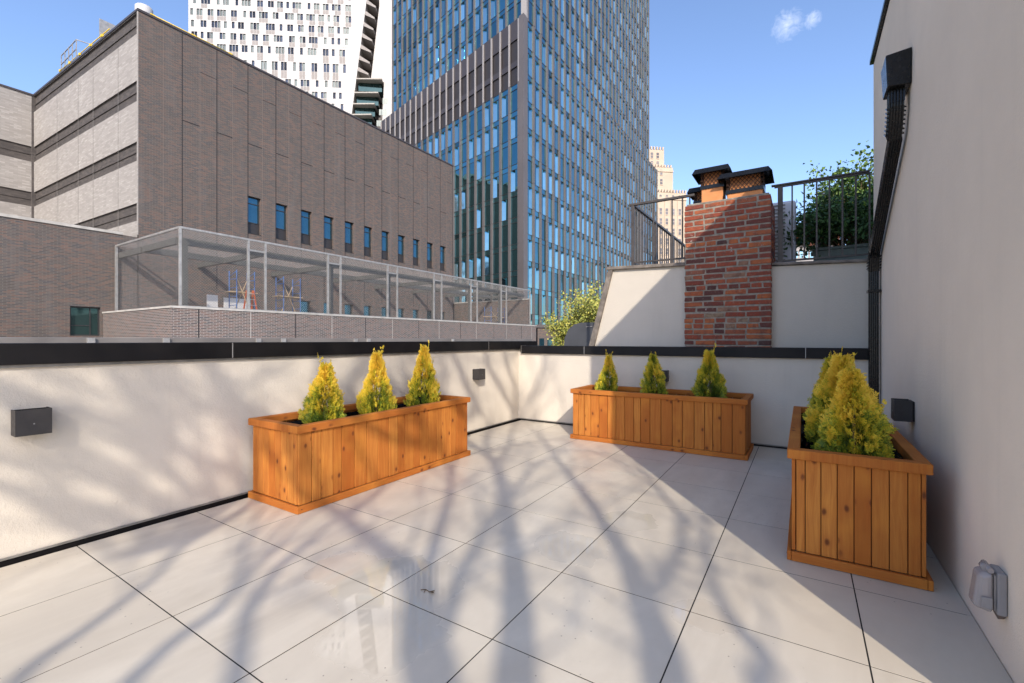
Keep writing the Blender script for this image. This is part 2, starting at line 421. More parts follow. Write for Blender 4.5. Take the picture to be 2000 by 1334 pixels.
# ================================================================== SETTING
WL, WB, WR = -3.52, 5.69, 0.606             # inner faces of the left wall, the back wall and the house wall
HE0, HE1, HH = 1.77, 5.93, 4.0              # near end, far end and height of the house wall
g = MB(); g.box(-2500, 2500, -2500, 2500, -12.4, -12.0); tag(g.build('ground', M['asphalt']), kind='structure')
b = MB(); b.box(-3.82, 3.2, -4.6, 6.15, -12.0, -.06); tag(b.build('terrace_base', M['dark']), kind='structure')
t = MB()
bl = [(.172 - .524 * k) * H for k in range(-6, 7)]; bl.sort()
al = [(.73 + .5195 * k) * H for k in range(-9, 9)]
for i in range(len(bl) - 1):
    for j in range(len(al) - 1):
        x0, x1, y0, y1 = bl[i] + .0028, bl[i + 1] - .0028, al[j] + .0028, al[j + 1] - .0028
        y1 = min(y1, WB - .045)
        if y0 > HE0 - .1: x1 = min(x1, WR - .004)
        x1 = min(x1, 3.0)
        if x1 - x0 < .03 or y1 - y0 < .03: continue
        if i == 6 and False: pass
        dz = random.Random(i * 31 + j).uniform(-.0003, .0003)
        t.box(x0, x1, y0, y1, -.03, dz)
for i in range(len(bl) - 1):            # last cut row at the back wall
    x0, x1 = bl[i] + .0022, min(bl[i + 1] - .0022, WR - .012)
    if x1 - x0 > .03 and x0 < WR: t.box(x0, x1, al[-1] + .0028, WB - .045, -.03, 0)
tag(t.build('terrace_floor', M['tile']), kind='structure')
jf = MB(); jf.box(bl[0] + .01, -.2, al[0] + .01, WB - .05, -.02, -.0011); jf.box(-.2, 2.9, al[0] + .01, HE0 - .2, -.02, -.0011); jf.box(-.2, WR - .02, HE0 - .2, WB - .05, -.02, -.0011)
tag(jf.build('tile_joints', M['dark']), kind='structure')
d = MB(); d.box(-3.75, 3.1, -4.5, 6.0, -.055, -.05); tag(d.build('drain_bed', M['dark']), kind='structure')

def coping(name, parent, x0, x1, y0, y1, z0, z1, seams, axis, mat):
    """metal coping lengths with a lighter butt joint between them"""
    c = MB(); s = MB(); cuts = sorted(seams)
    lo, hi = (y0, y1) if axis == 'y' else (x0, x1)
    edges = [lo] + cuts + [hi]
    for k in range(len(edges) - 1):
        e0, e1 = edges[k] + (.003 if k else 0), edges[k + 1] - (.003 if k < len(edges) - 2 else 0)
        if axis == 'y': c.box(x0, x1, e0, e1, z0, z1)
        else: c.box(e0, e1, y0, y1, z0, z1)
    for q in cuts:
        if axis == 'y': s.box(x0 + .004, x1 - .002, q - .0028, q + .0028, z0 + .002, z1 - .003)
        else: s.box(q - .0028, q + .0028, y0 + .002, y1 - .004, z0 + .002, z1 - .003)
    o = c.build(name, mat, parent, bevel=.004)
    if cuts: s.build('coping_joint', M['steel'], parent)
    return o

# left parapet
w = empty('parapet_wall', (0, 0, 0), 'cream stucco parapet with black coping along the left side, shaded by branches', 'wall')
MB().box(-3.82, WL, -4.6, 6.15, -.05, 1.045).build('stucco_face', M['stucco'], w)
coping('coping', w, -3.87, WL + .03, -4.6, 6.18, 1.035, 1.148, [-1.5, 1.70, 4.9], 'y', M['black_metal'])
MB().box(WL + .002, WL + .014, -4.6, WB, 1.018, 1.0345).build('drip_trim', M['trim'], w)
f = MB(); f.box(WL + .001, WL + .010, -4.4, WB - .006, -.048, .026); f.build('base_flashing', M['black_metal'], w)
f = MB(); f.box(WL + .0105, WL + .022, -4.4, WB - .022, .020, .030); f.build('flashing_edge', M['trim'], w)
# back parapet
w = empty('parapet_wall', (0, 0, 0), 'low stucco wall with black coping across the back, behind the middle planter', 'wall')
MB().box(WL + .001, WR - .001, WB, WB + .24, -.05, .985).build('stucco_face', M['stucco'], w)
coping('coping', w, -3.45, WR - .003, WB - .035, WB + .25, .972, 1.083, [-2.47, .02], 'x', M['black_metal'])
MB().box(-3.456, -3.4505, WB - .037, WB + .1, .97, 1.085).build('end_trim', M['trim'], w)
f = MB(); f.box(WL + .011, WR - .02, WB - .010, WB - .001, -.048, .026); f.build('base_flashing', M['black_metal'], w)
f = MB(); f.box(WL + .023, WR - .02, WB - .021, WB - .0105, .020, .030); f.build('flashing_edge', M['trim'], w)

# house wall on the right, with its roof edge
w = empty('house_wall', (WR, HE0, 0), 'tall plain beige stucco wall on the right carrying the black downspout', 'wall')
hw = MB(); hw.hexa([(0, 0, -.05), (7, 0, -.05), (7, HE1 - HE0, -.05), (0, HE1 - HE0, -.05), (0, 0, HH), (7, 0, HH), (7, HE1 - HE0, HH - .02), (0, HE1 - HE0, HH - .02)])
hw.build('stucco_face', M['stucco_right'], w)
MB().box(-.03, 7.03, -.03, HE1 - HE0 + .03, HH + .001, HH + .045).build('roof_edge', M['black_gloss'], w, bevel=.004)
MB().box(.01, 6.9, .01, HE1 - HE0 - .01, -11.9, -.06).build('lower_storeys', M['stucco_right'], w)

# neighbour's raised wall behind the back parapet
w = empty('neighbour_wall', (0, 0, 0), 'grey stucco wall with a raking left edge, behind the chimney and under the railings', 'wall')
NA = 6.05
n1 = MB()
n1.hexa([(-2.60, NA, .6), (-1.1, NA, .6), (-1.1, NA + .22, .6), (-2.60, NA + .22, .6), (-2.215, NA, 2.13), (-1.1, NA, 2.10), (-1.1, NA + .22, 2.10), (-2.215, NA + .22, 2.13)])
n1.hexa([(-.45, NA, .6), (WR - .004, NA, .6), (WR - .004, NA + .22, .6), (-.45, NA + .22, .6), (-.45, NA, 2.02), (WR - .004, NA, 1.98), (WR - .004, NA + .22, 1.98), (-.45, NA + .22, 2.02)])
n1.build('stucco_face', M['stucco_up'], w)
c = MB()
c.hexa([(-2.29, NA - .045, 2.131), (-1.252, NA - .045, 2.101), (-1.252, NA + .28, 2.101), (-2.29, NA + .28, 2.131), (-2.29, NA - .045, 2.175), (-1.252, NA - .045, 2.145), (-1.252, NA + .28, 2.145), (-2.29, NA + .28, 2.175)])
c.hexa([(-.305, NA - .035, 2.021), (WR - .004, NA - .035, 1.981), (WR - .004, NA + .28, 1.981), (-.305, NA + .28, 2.021), (-.305, NA - .035, 2.055), (WR - .004, NA - .035, 2.015), (WR - .004, NA + .28, 2.015), (-.305, NA + .28, 2.055)])
M['cap_stone'] = simple('weathered_bluestone_cap', (.17, .145, .12), .85, 0, .45, 9, .6)
c.build('cap', M['cap_stone'], w, bevel=.008)
r = MB(); r.hexa([(-2.69, NA - .035, .6), (-2.60, NA - .035, .6), (-2.60, NA + .25, .6), (-2.69, NA + .25, .6), (-2.275, NA - .035, 2.128), (-2.205, NA - .035, 2.128), (-2.205, NA + .25, 2.128), (-2.275, NA + .25, 2.128)])
r.build('raking_edge', M['cap_stone'], w, bevel=.006)
dk = MB(); dk.box(-2.2, 7, NA + .24, 13, 1.2, 2.0); tag(dk.build('roof_deck', M['roofgrey']), kind='structure')
dk = MB(); dk.box(-5.2, -2.7, 6.3, 13, -12, .9); tag(dk.build('lower_roof', M['roofgrey']), kind='structure')

# ------------------------------------------------------------------ chimney
random.seed(5)
ch = empty('brick_chimney', (-.778, 5.95, .9), 'old red brick chimney with patched mortar, standing behind the back parapet', 'chimney')
CX, CD = .47, .85
def bricks(y0, y1, x0, x1, z0, z1):
    B = MB(); n = int(round((z1 - z0) / .0677)); hgt = (z1 - z0) / n
    def br(p, sx, sy, sz, rz):
        # slightly irregular, worn brick
        P = []
        for z in (-1, 1):
            for x, y in ((-1, -1), (1, -1), (1, 1), (-1, 1)):
                P.append((p[0] + x * sx / 2 + random.uniform(-.0055, .0055), p[1] + y * sy / 2 + random.uniform(-.002, .002), p[2] + z * sz / 2 + random.uniform(-.0045, .0045)))
        B.hexa(P)
    for k in range(n):
        z = z0 + (k + .5) * hgt; hh = hgt - .0165
        header = random.random() < .14
        off = (.11 if k % 2 else 0) + random.uniform(-.02, .02)
        for (axis, fix, lo, hi) in (('x', y0, x0, x1), ('x', y1, x0, x1), ('y', x0, y0, y1), ('y', x1, y0, y1)):
            p = lo - off
            while p < hi - .02:
                L = (.104 if (header or random.random() < .10) else random.uniform(.205, .225))
                a0, a1 = max(p, lo), min(p + L, hi)
                if hi - a1 < .045: a1 = hi
                if a1 - a0 > .03:
                    dep = .09; out = random.uniform(-.004, .003)
                    cz = z + random.uniform(-.003, .003)
                    if axis == 'x':
                        cy = fix + (dep / 2 - out if fix == y0 else -dep / 2 + out)
                        br(((a0 + a1) / 2, cy, cz), a1 - a0, dep, hh, 0)
                    else:
                        aa0, aa1 = max(a0, y0 + .092), min(a1, y1 - .092)
                        if aa1 - aa0 > .03:
                            cx = fix + (dep / 2 - out if fix == x0 else -dep / 2 + out)
                            br((cx, (aa0 + aa1) / 2, cz), dep, aa1 - aa0, hh, 0)
                p += L + .0165
    return B
bricks(0, CD, -CX, CX, 0, 1.935).build('brick_face', M['redbrick'], ch, bevel=.006, seg=2)
MB().box(-CX + .006, CX - .006, .006, CD - .006, 0, 1.93).build('mortar_core', M['mortar'], ch)
MB().box(-CX + .02, CX - .02, .02, CD - .02, 1.931, 1.955).build('mortar_crown', M['mortar'], ch, bevel=.01)
def flue(cx, cy, sx, sy, z0, z1, z2, capx, capy, tilt=0):
    fl = MB()
    fl.box(-sx / 2, sx / 2, -sy / 2, sy / 2, z0, z1)
    o = fl.build('flue', M['clay'], ch, bevel=.012, loc=(cx, cy, 0))
    MB().box(-sx / 2 + .03, sx / 2 - .03, -sy / 2 + .03, sy / 2 - .03, z1 + .001, z2 - .01).build('liner', M['clay'], o)
    bd = MB(); bd.box(-sx / 2 - .012, sx / 2 + .012, -sy / 2 - .012, sy / 2 + .012, z1 - .035, z1 + .01)
    bd.build('clamp_band', M['black_gloss'], o)
    me = MB()
    for sgn in (-1, 1):
        for (L, fx) in ((sx, 'y'), (sy, 'x')):
            nn = int(L / .045); hh = z2 - z1
            for q in range(-int(hh / .045) - 2, nn + 1):
                for dr in (1, -1):
                    # clipped diagonal strand
                    a0 = q * .045; p0, p1 = (a0, 0), (a0 + hh * .8, hh)
                    t0 = max(0, (0 - p0[0]) / (hh * .8)); t1 = min(1, (L - p0[0]) / (hh * .8))
                    if t1 <= t0: continue
                    u0, u1 = p0[0] + t0 * hh * .8, p0[0] + t1 * hh * .8
                    if dr < 0: u0, u1 = L - u0, L - u1
                    w0, w1 = z1 + .01 + t0 * (hh - .01), z1 + .01 + t1 * (hh - .01)
                    if fx == 'y': A, B_ = (u0 - L / 2, sgn * (sy / 2 + .004), w0), (u1 - L / 2, sgn * (sy / 2 + .004), w1)
                    else: A, B_ = (sgn * (sx / 2 + .004), u0 - L / 2, w0), (sgn * (sx / 2 + .004), u1 - L / 2, w1)
                    me.bar(A, B_, .008, .007)
    me.build('spark_mesh', M['mesh_rust'], o)
    cp = MB(); X, Y = capx / 2, capy / 2; zt = z2 + .052
    rim = [(-X, -Y, z2 - .035), (X, -Y, z2 - .035), (X, Y, z2 - .035), (-X, Y, z2 - .035)]
    mid = [(-X * .86, -Y * .86, z2 + .03), (X * .86, -Y * .86, z2 + .03), (X * .86, Y * .86, z2 + .03), (-X * .86, Y * .86, z2 + .03)]
    top = [(-X * .08, -Y * .08, zt), (X * .08, -Y * .08, zt), (X * .08, Y * .08, zt), (-X * .08, Y * .08, zt)]
    for lo, hi in ((rim, mid), (mid, top)):
        for k in range(4):
            cp.face([lo[k], lo[(k + 1) % 4], hi[(k + 1) % 4], hi[k]])
    cp.face(top)
    co = cp.build('cap', M['black_gloss'], o); s = co.modifiers.new('s', 'SOLIDIFY'); s.thickness = .006; s.offset = -1
    return o
M['mesh_rust'] = simple('rusty_expanded_mesh', (.07, .03, .015), .7, .3, .3, 20)
flue(-.175, .27, .25, .25, 1.95, 2.18, 2.36, .44, .44)
flue(.19, .27, .38, .34, 1.95, 2.06, 2.235, .58, .52)
flue(-.36, .66, .20, .22, 1.95, 2.12, 2.27, .36, .38)

# ------------------------------------------------------------------ railings
RY = 6.17
def baluster(p, q, wd, parent, name='baluster'): MB().bar(p, q, wd, wd).build(name, M['rail'], parent)
rl = empty('railing', (-1.97, RY, 2.1), 'dark bronze corner railing standing left of the chimney', 'railing', 'railings on the neighbour wall')
MB().box(-.05, .80, -.022, .022, .905, .935).build('top_rail', M['rail'], rl, bevel=.003)
MB().box(-.02, .75, -.014, .014, .115, .135).build('bottom_rail', M['rail'], rl)
MB().box(-.0215, .0215, .03, 4.6, .905, .935).build('top_rail', M['rail'], rl)
MB().box(-.012, .012, .03, 4.6, .115, .135).build('bottom_rail', M['rail'], rl)
MB().box(-.02, .02, -.02, .02, 0.0, .904).build('post', M['rail'], rl)
for x in (.28, .52, .65, .74): MB().box(x - .008, x + .008, -.008, .008, .136, .904).build('baluster', M['rail'], rl)
for k in range(1, 32):
    y = k * .14; wd = .022 if k % 8 == 0 else .008
    MB().box(-wd, wd, y - wd, y + wd, .136, .904).build('baluster', M['rail'], rl)
rl = empty('railing', (-.226, RY, 2.02), 'dark bronze railing with thin balusters right of the chimney, before the shrubs', 'railing', 'railings on the neighbour wall')
MB().box(-.09, WR + .22, -.024, .024, .945, .962).build('top_rail', M['rail'], rl, bevel=.002)
MB().box(-.06, WR + .22, -.012, .012, .925, .941).build('top_rail', M['rail'], rl)
MB().box(-.04, WR + .22, -.014, .014, .055, .075).build('bottom_rail', M['rail'], rl)
MB().box(-.026, .026, -.016, .016, -.02, .924).build('post', M['rail'], rl)
for k in range(1, 8): MB().box(k * .1175 - .008, k * .1175 + .008, -.008, .008, .076, .924).build('baluster', M['rail'], rl)

# ------------------------------------------------------------------ downspout on the house wall
ds = empty('downspout', (WR, 5.4, 0), 'black metal downspout with a box head, slanting down the beige house wall', 'downspout')
def L(p): return (p[0] - WR, p[1] - 5.4, p[2])
hd = MB(); hd.hexa([L(p) for p in ((.478, 3.96, 2.875), (.603, 3.96, 2.865), (.603, 4.17, 2.865), (.478, 4.17, 2.875), (.468, 3.95, 3.085), (.604, 3.95, 3.10), (.604, 4.18, 3.10), (.468, 4.18, 3.085))])
hd.build('conductor_head', M['black_gloss'], ds, bevel=.006)
def corr(pts, wd, dp, parent, name):
    """fluted rectangular pipe: a profile with ribs swept along the points"""
    prof = []
    n = 5
    for (ax, ay, bx, by) in ((-1, -1, 1, -1), (1, -1, 1, 1), (1, 1, -1, 1), (-1, 1, -1, -1)):
        for k in range(n * 2):
            f_ = k / (n * 2); ins = .95 if k % 2 else 1.0
            x, y = ax + (bx - ax) * f_, ay + (by - ay) * f_
            prof.append((x * wd / 2 * (ins if abs(ay) == 0 or ax == bx else 1), y * dp / 2 * (ins if ay == by else 1)))
    mbb = MB(); base = 0; P = [Vector(p) for p in pts]
    for k, p in enumerate(P):
        dd = (P[min(k + 1, len(P) - 1)] - P[max(k - 1, 0)]).normalized()
        X = Vector((0, 1, 0)); X = (X - dd * X.dot(dd)).normalized(); Y = dd.cross(X)
        for (u, v) in prof: mbb.v.append(tuple(p + X * u + Y * v))
    m_ = len(prof)
    for k in range(len(P) - 1):
        for j in range(m_):
            mbb.f.append((k * m_ + j, k * m_ + (j + 1) % m_, (k + 1) * m_ + (j + 1) % m_, (k + 1) * m_ + j)); mbb.m.append(0); mbb.sm.append(False)
    return mbb.build(name, M['black_gloss'], parent)
corr([L(p) for p in ((.535, 4.06, 2.87), (.535, 4.06, 2.78))], .105, .082, ds, 'outlet')
e = []
for k in range(9):                      # crimped elbow
    f_ = k / 8; e.append(L((.535, 4.06 + .10 * f_ ** 1.7, 2.79 - .20 * f_)))
o = corr([e[0]] + e, .10, .078, ds, 'elbow')
cr = MB()
for k in range(7):
    p = Vector(e[k + 1]); q = p + Vector((0, .004, -.008)); cr.bar(p, q, .1025, .082, up=(0, 1, 0))
cr.build('crimp_rings', M['black_gloss'], o)
corr([L((.545, 4.15, 2.60)), L((.553, 5.38, 1.96))], .086, .072, ds, 'slanted_pipe')
e2 = [L((.553, 5.36 + .05 * (k / 6) ** .6, 1.97 - .16 * k / 6)) for k in range(7)]
o = corr(e2, .10, .08, ds, 'elbow')
cr = MB()
for k in range(5):
    p = Vector(e2[k + 1]); cr.bar(p, p + Vector((0, 0, -.008)), .1025, .083, up=(0, 1, 0))
cr.build('crimp_rings', M['black_gloss'], o)
corr([L((.553, 5.41, 1.82)), L((.553, 5.41, .03))], .086, .072, ds, 'vertical_pipe')
for z in (1.62, .55):
    MB().box(-.10, -.002, -.055, .075, z - .012, z + .012).build('strap', M['black_gloss'], ds)

# ------------------------------------------------------------------ wall lamps (open top and bottom boxes)
def make_lamp(label, loc, rz, bright=None):
    e = empty('wall_lamp', loc, label, 'wall lamp', 'square box wall lamps', rz)   # local +x = out from the wall, y along the wall
    s = MB(); D, Wd, Hh, tk = .103, .137, .135, .004
    s.box(D - tk, D, -Wd / 2, Wd / 2, 0, Hh); s.box(.012, D - tk, -Wd / 2, -Wd / 2 + tk, 0, Hh); s.box(.012, D - tk, Wd / 2 - tk, Wd / 2, 0, Hh)
    s.box(.012, D - tk, -Wd / 2 + tk, Wd / 2 - tk, .03, .105)
    s.build('lamp_housing', M['lamp_metal'], e)
    MB().box(0.001, .0118, -Wd / 2 + .004, Wd / 2 - .004, .004, Hh - .004).build('back_plate', M['black_metal'], e)
    MB().box(D + .0004, D + .0025, -.003, .003, Hh * .42, Hh * .42 + .006).build('screw', M['steel'], e)
    return e
make_lamp('black box wall lamp at the far left, on the bare stretch of parapet', (WL, .671, .665), 0)
make_lamp('black box wall lamp on the left parapet near the back corner', (WL, 4.65, .665), 0)
make_lamp('black box wall lamp on the house wall beside the right planter', (WR, 3.94, .635), PI)
make_lamp('black box wall lamp on the back parapet, half hidden by the middle shrub', (-1.44, WB, .665), -PI / 2)

# ------------------------------------------------------------------ weatherproof outlet cover
ob = empty('outlet_box', (WR, 2.33, .19), 'clear grey plastic weatherproof outlet cover low on the house wall', 'outlet cover')
plastic = NT('cloudy_clear_plastic'); plastic.base((.42, .385, .37)); plastic.set(Roughness=.2, Alpha=.7); M['plastic'] = plastic.m
M['outlet'] = simple('grey_outlet_plastic', (.28, .265, .26), .45)
MB().box(-.028, -.001, -.046, .046, 0, .150).build('mounting_box', M['outlet'], ob, bevel=.006)
MB().box(-.034, -.029, -.038, .038, .012, .138).build('socket_plate', M['white2'], ob)
cv = MB(); cv.hexa([(-.088, -.036, .010), (-.036, -.046, 0), (-.036, .046, 0), (-.088, .036, .010), (-.074, -.034, .132), (-.036, -.046, .146), (-.036, .046, .146), (-.074, .034, .132)])
cv.build('bubble_lid', M['plastic'], ob, bevel=.014, seg=3)
hg = MB(); hg.tube([(-.042, -.04, .152), (-.042, .04, .152)], .009, 8); hg.tube([(-.05, -.015, .150), (-.05, .015, .150)], .012, 8); hg.build('hinge', M['plastic'], ob)
MB().box(-.070, -.040, -.053, -.0468, .02, .06).build('latch', M['outlet'], ob, bevel=.003)
MB().hexa([(-.02, -.02, -.022), (-.002, -.01, -.022), (-.002, .02, -.018), (-.02, .02, -.018), (-.025, -.035, -.001), (-.001, -.035, -.001), (-.001, .035, -.001), (-.025, .035, -.001)]).build('sealant_drip', M['joint_light'], ob)

# ------------------------------------------------------------------ planters
PL, PW, PH = 1.875, .62, .588
def make_planter(loc, rz, label, liner_up=False, seed=0, nlong=19, nshort=8):
    """local x = long axis 0..PL, local y = 0..PW, front face y=0"""
    e = empty('wooden_planter', loc, label, 'planter', 'long cedar planters', rz)
    rd = random.Random(seed); ins = .022; zb, zt = .05, PH - .05
    def panel(horizontal_len, n, fix, axis, sign):
        p = MB(); ws = [rd.choice((.75, 1, 1, 1.15)) for _ in range(n)]; tot = sum(ws); q = 0
        for w_ in ws:
            L_ = w_ / tot * horizontal_len; jig = rd.uniform(-.0012, .0012)
            a0, a1 = ins + q + .0026, ins + q + L_ - .0026
            if axis == 'x': p.box(a0, a1, fix - .009 + jig, fix + .009 + jig, zb, zt)
            else: p.box(fix - .009 + jig, fix + .009 + jig, a0, a1, zb, zt)
            q += L_
        return p
    lx, ly = PL - 2 * ins, PW - 2 * ins
    ph = panel(lx, nlong, ins + .009, 'x', 1); o = ph.build('front_panel', M['wood'], e, bevel=.0018, seg=1)
    panel(lx, nlong, PW - ins - .009, 'x', 1).build('back_panel', M['wood'], e, bevel=.0018, seg=1)
    for fx in (ins + .009, PL - ins - .009):
        p = MB(); ws = [.6] + [1] * (nshort - 2) + [.7]; tot = sum(ws); q = 0; ll = ly - .04
        for w_ in ws:
            L_ = w_ / tot * ll; p.box(fx - .009, fx + .009, ins + .02 + q + .0019, ins + .02 + q + L_ - .0019, zb, zt); q += L_
        p.build('side_panel', M['wood'], e, bevel=.0018, seg=1)
    MB().box(ins + .019, PL - ins - .019, ins + .019, ins + .024, zb, zt - .001).build('backing_board', M['dark'], e)
    q_ = MB(); q_.box(ins + .019, ins + .024, ins + .025, PW - ins - .025, zb, zt - .001); q_.build('backing_board', M['dark'], e)
    q_ = MB(); q_.box(PL - ins - .024, PL - ins - .019, ins + .025, PW - ins - .025, zb, zt - .001); q_.build('backing_board', M['dark'], e)
    # rim: mitred-looking top frame
    rw = .062
    for (A_, B_, C_, D_) in (((0, 0), (PL, 0), (PL - rw, rw), (rw, rw)), ((PL, PW), (0, PW), (rw, PW - rw), (PL - rw, PW - rw)), ((PL, .0012), (PL, PW - .0012), (PL - rw, PW - rw - .0012), (PL - rw, rw + .0012)), ((0, PW - .0012), (0, .0012), (rw, rw + .0012), (rw, PW - rw - .0012))):
        r = MB(); r.hexa([(*p_, zt) for p_ in (A_, B_, C_, D_)] + [(*p_, PH) for p_ in (A_, B_, C_, D_)])
        r.build('rim', [M['wood_h'] if A_[1] == B_[1] else M['wood_y']], e, bevel=.004)
    MB().box(0, PL, -.001, .02, .002, zb).build('skirting', M['wood_h'], e, bevel=.003); MB().box(0, PL, PW - .02, PW + .001, .002, zb).build('skirting', M['wood_h'], e, bevel=.003)
    MB().box(-.001, .02, .021, PW - .021, .002, zb - .0005).build('skirting', M['wood_side'], e, bevel=.003); MB().box(PL - .02, PL + .001, .021, PW - .021, .002, zb - .0005).build('skirting', M['wood_side'], e, bevel=.003)
    sc_ = MB()
    for (x, y) in ((.03, -.0015), (PL - .03, -.0015)):
        for z in (.028,): sc_.tube([(x, y, z), (x, y - .002, z)], .0035, 8)
    sc_.build('screws', M['dark'], e)
    # soil and crumpled liner
    so = MB(); nx, ny = 30, 10
    def hz(x, y): return PH - .16 + .02 * noise.noise(Vector((x * 7, y * 7, seed))) 
    for i in range(nx):
        for j in range(ny):
            X = [.045 + (PL - .09) * (i + a) / nx for a in (0, 1)]; Y = [.045 + (PW - .09) * (j + a) / ny for a in (0, 1)]
            so.face([(X[0], Y[0], hz(X[0], Y[0])), (X[1], Y[0], hz(X[1], Y[0])), (X[1], Y[1], hz(X[1], Y[1])), (X[0], Y[1], hz(X[0], Y[1]))], smooth=True)
    so.build('soil', M['soil'], e)
    li = MB(); N = 120
    per = 2 * (lx + ly)
    def lp(t_, off, z):
        d_ = (t_ % 1) * per; x0, y0, x1, y1 = ins + .02 + off, ins + .02 + off, PL - ins - .02 - off, PW - ins - .02 - off
        if d_ < lx: return (x0 + (x1 - x0) * d_ / lx, y0, z)
        d_ -= lx
        if d_ < ly: return (x1, y0 + (y1 - y0) * d_ / ly, z)
        d_ -= ly
        if d_ < lx: return (x1 - (x1 - x0) * d_ / lx, y1, z)
        d_ -= lx; return (x0, y1 - (y1 - y0) * d_ / ly, z)
    rows = 5
    def q(i, k):
        t_ = i / N; z0 = PH - .19 + k / rows * .125
        n_ = noise.noise(Vector((t_ * 34, k * .9, seed * 3.1)))
        top = .018 * noise.noise(Vector((t_ * 12, 5, seed))) if k == rows else 0
        return lp(t_, .006 + .016 * abs(n_) * (1.4 if k > 2 else .6), z0 + top)
    for i in range(N):
        for k in range(rows): li.face([q(i, k), q(i + 1, k), q(i + 1, k + 1), q(i, k + 1)])
    li.build('liner', M['liner'], e)
    return e
# planter 1 along the left wall, 2 along the back wall, 3 along the house wall
p1 = make_planter((-2.433 * H, 1.535 * H, 0), PI / 2, 'long orange cedar planter along the left parapet, holding three golden shrubs', seed=1)
p2 = make_planter((-1.995 * H, 4.222 * H, 0), 0, 'long orange cedar planter across the back parapet, between the other two planters', seed=2)
p3 = make_planter((-.062 * H, 4.03 * H, 0), -PI / 2, 'orange cedar planter along the house wall on the right, seen end on', seed=3)
p3.scale = (1, .935, 1)
# p1 local: x -> +a, y -> -b ; p3 local: x -> -a, y -> +b... 

# ------------------------------------------------------------------ golden arborvitae
def thuja_mesh(seed, Hh=.52, R=.165, gold=.5, wisps=10):
    rd = random.Random(seed); V = []; Fc = []; T = []
    tab = [(0, .74), (.12, .95), (.25, 1.0), (.42, .90), (.58, .70), (.72, .47), (.86, .27), (1.0, .12)]
    def prof(t):
        for k in range(len(tab) - 1):
            if t <= tab[k + 1][0]:
                f_ = (t - tab[k][0]) / (tab[k + 1][0] - tab[k][0]); return R * (tab[k][1] * (1 - f_) + tab[k + 1][1] * f_)
        return R * .12
    def leafq(p, d, side, L_, W_, tip):
        i = len(V); q = p + d * L_
        V.extend([tuple(p), tuple(p + d * L_ * .5 + side * W_), tuple(q), tuple(p + d * L_ * .5 - side * W_)])
        Fc.append((i, i + 1, i + 2, i + 3)); T.extend([tip - .06, tip, tip + .08, tip])
    def frond(p, d, up, L_, tip):
        d = d.normalized(); s = d.cross(up)
        if s.length < .01: s = d.cross(Vector((1, 0, 0)))
        s = s.normalized()
        n = d.cross(s)
        leafq(p, d, s, L_, .0030, tip)
        k = 4
        for i in range(k):
            f_ = (i + .6) / (k + .6)
            for sg in (-1, 1):
                if rd.random() < .1: continue
                dd = (d * .75 + s * sg * .75 + n * rd.uniform(-.3, .3)).normalized()
                l2 = L_ * (.52 - .28 * f_) * rd.uniform(.7, 1.2)
                pp = p + d * L_ * f_
                leafq(pp, dd, s * .6 - d * sg * .6, l2, .0034, tip + .05)
                if rd.random() < .5: leafq(pp + dd * l2 * .5, (dd + d * .8).normalized(), s, l2 * .5, .0028, tip + .1)
    cl = [(rd.uniform(0, 2 * PI), rd.random() ** 1.2 * .95, rd.uniform(.6, 1.15), rd.gauss(0, .12)) for _ in range(64)]
    N = 3000
    for i in range(N):
        t = rd.random() ** 1.25; a = rd.uniform(0, 2 * PI)
        nz_ = noise.noise(Vector((math.cos(a) * 2.3, math.sin(a) * 2.3, t * 5 + seed)))
        bst = 9; ci = cl[0]
        for c_ in cl:
            da = (a - c_[0] + PI) % (2 * PI) - PI; dd_ = (da * (.35 + .65 * (1 - t))) ** 2 * 7 + ((t - c_[1]) * 4.2) ** 2
            if dd_ < bst: bst = dd_; ci = c_
        bmp = math.exp(-bst * 3.2)
        r = (.62 + .54 * bmp * ci[2]) * prof(t) * (1 + .30 * nz_) * (1 - .45 * rd.random() ** 2.2)
        out = Vector((math.cos(a), math.sin(a), 0))
        p = out * r * .84 + Vector((0, 0, t * Hh * .93))
        d = out * rd.uniform(.25, .9) + Vector((rd.uniform(-.35, .35), rd.uniform(-.35, .35), rd.uniform(.55, 1.25)))
        upv = Vector((-out.y, out.x, 0)) * rd.uniform(.3, 1) + Vector((rd.uniform(-.5, .5), rd.uniform(-.5, .5), rd.uniform(-.3, .3)))
        tip = gold * (-.02 + 1.32 * t ** .8) + .30 * (r / (prof(t) + .001) - .75) + .12 * nz_ + .34 * (bmp - .55) + ci[3] + rd.uniform(-.12, .12)
        frond(p, d, upv, rd.uniform(.026, .052), tip)
    for i in range(wisps):                     # loose leaders at the top
        a = rd.uniform(0, 2 * PI); r0 = rd.uniform(0, .03) if i < wisps * .7 else rd.uniform(.05, .10)
        p = Vector((math.cos(a) * r0, math.sin(a) * r0, Hh * (.80 if r0 < .04 else .50) + rd.uniform(-.03, .03)))
        d = Vector((math.cos(a) * .28, math.sin(a) * .28, 1)).normalized()
        Ln = rd.uniform(.05, .17)
        k = int(Ln / .011)
        for j in range(k):
            p2 = p + d * .011; leafq(p, d, Vector((d.y, -d.x, .1)), .016, .0022, .75)
            sd = Vector((rd.uniform(-1, 1), rd.uniform(-1, 1), .9)).normalized()
            leafq(p, sd, d.cross(sd).normalized(), rd.uniform(.010, .024) * (1.2 - j / k), .0026, .85)
            if rd.random() < .6: frond(p, (sd + d * .6), d.cross(sd), rd.uniform(.014, .028), .8)
            p = p2; d = (d + Vector((rd.uniform(-.12, .12), rd.uniform(-.12, .12), 0))).normalized()
    me = bpy.data.meshes.new('foliage'); me.from_pydata(V, [], Fc); me.update(); me.materials.append(M['thuja'])
    at = me.attributes.new('tipness', 'FLOAT', 'POINT'); at.data.foreach_set('value', T)
    return me
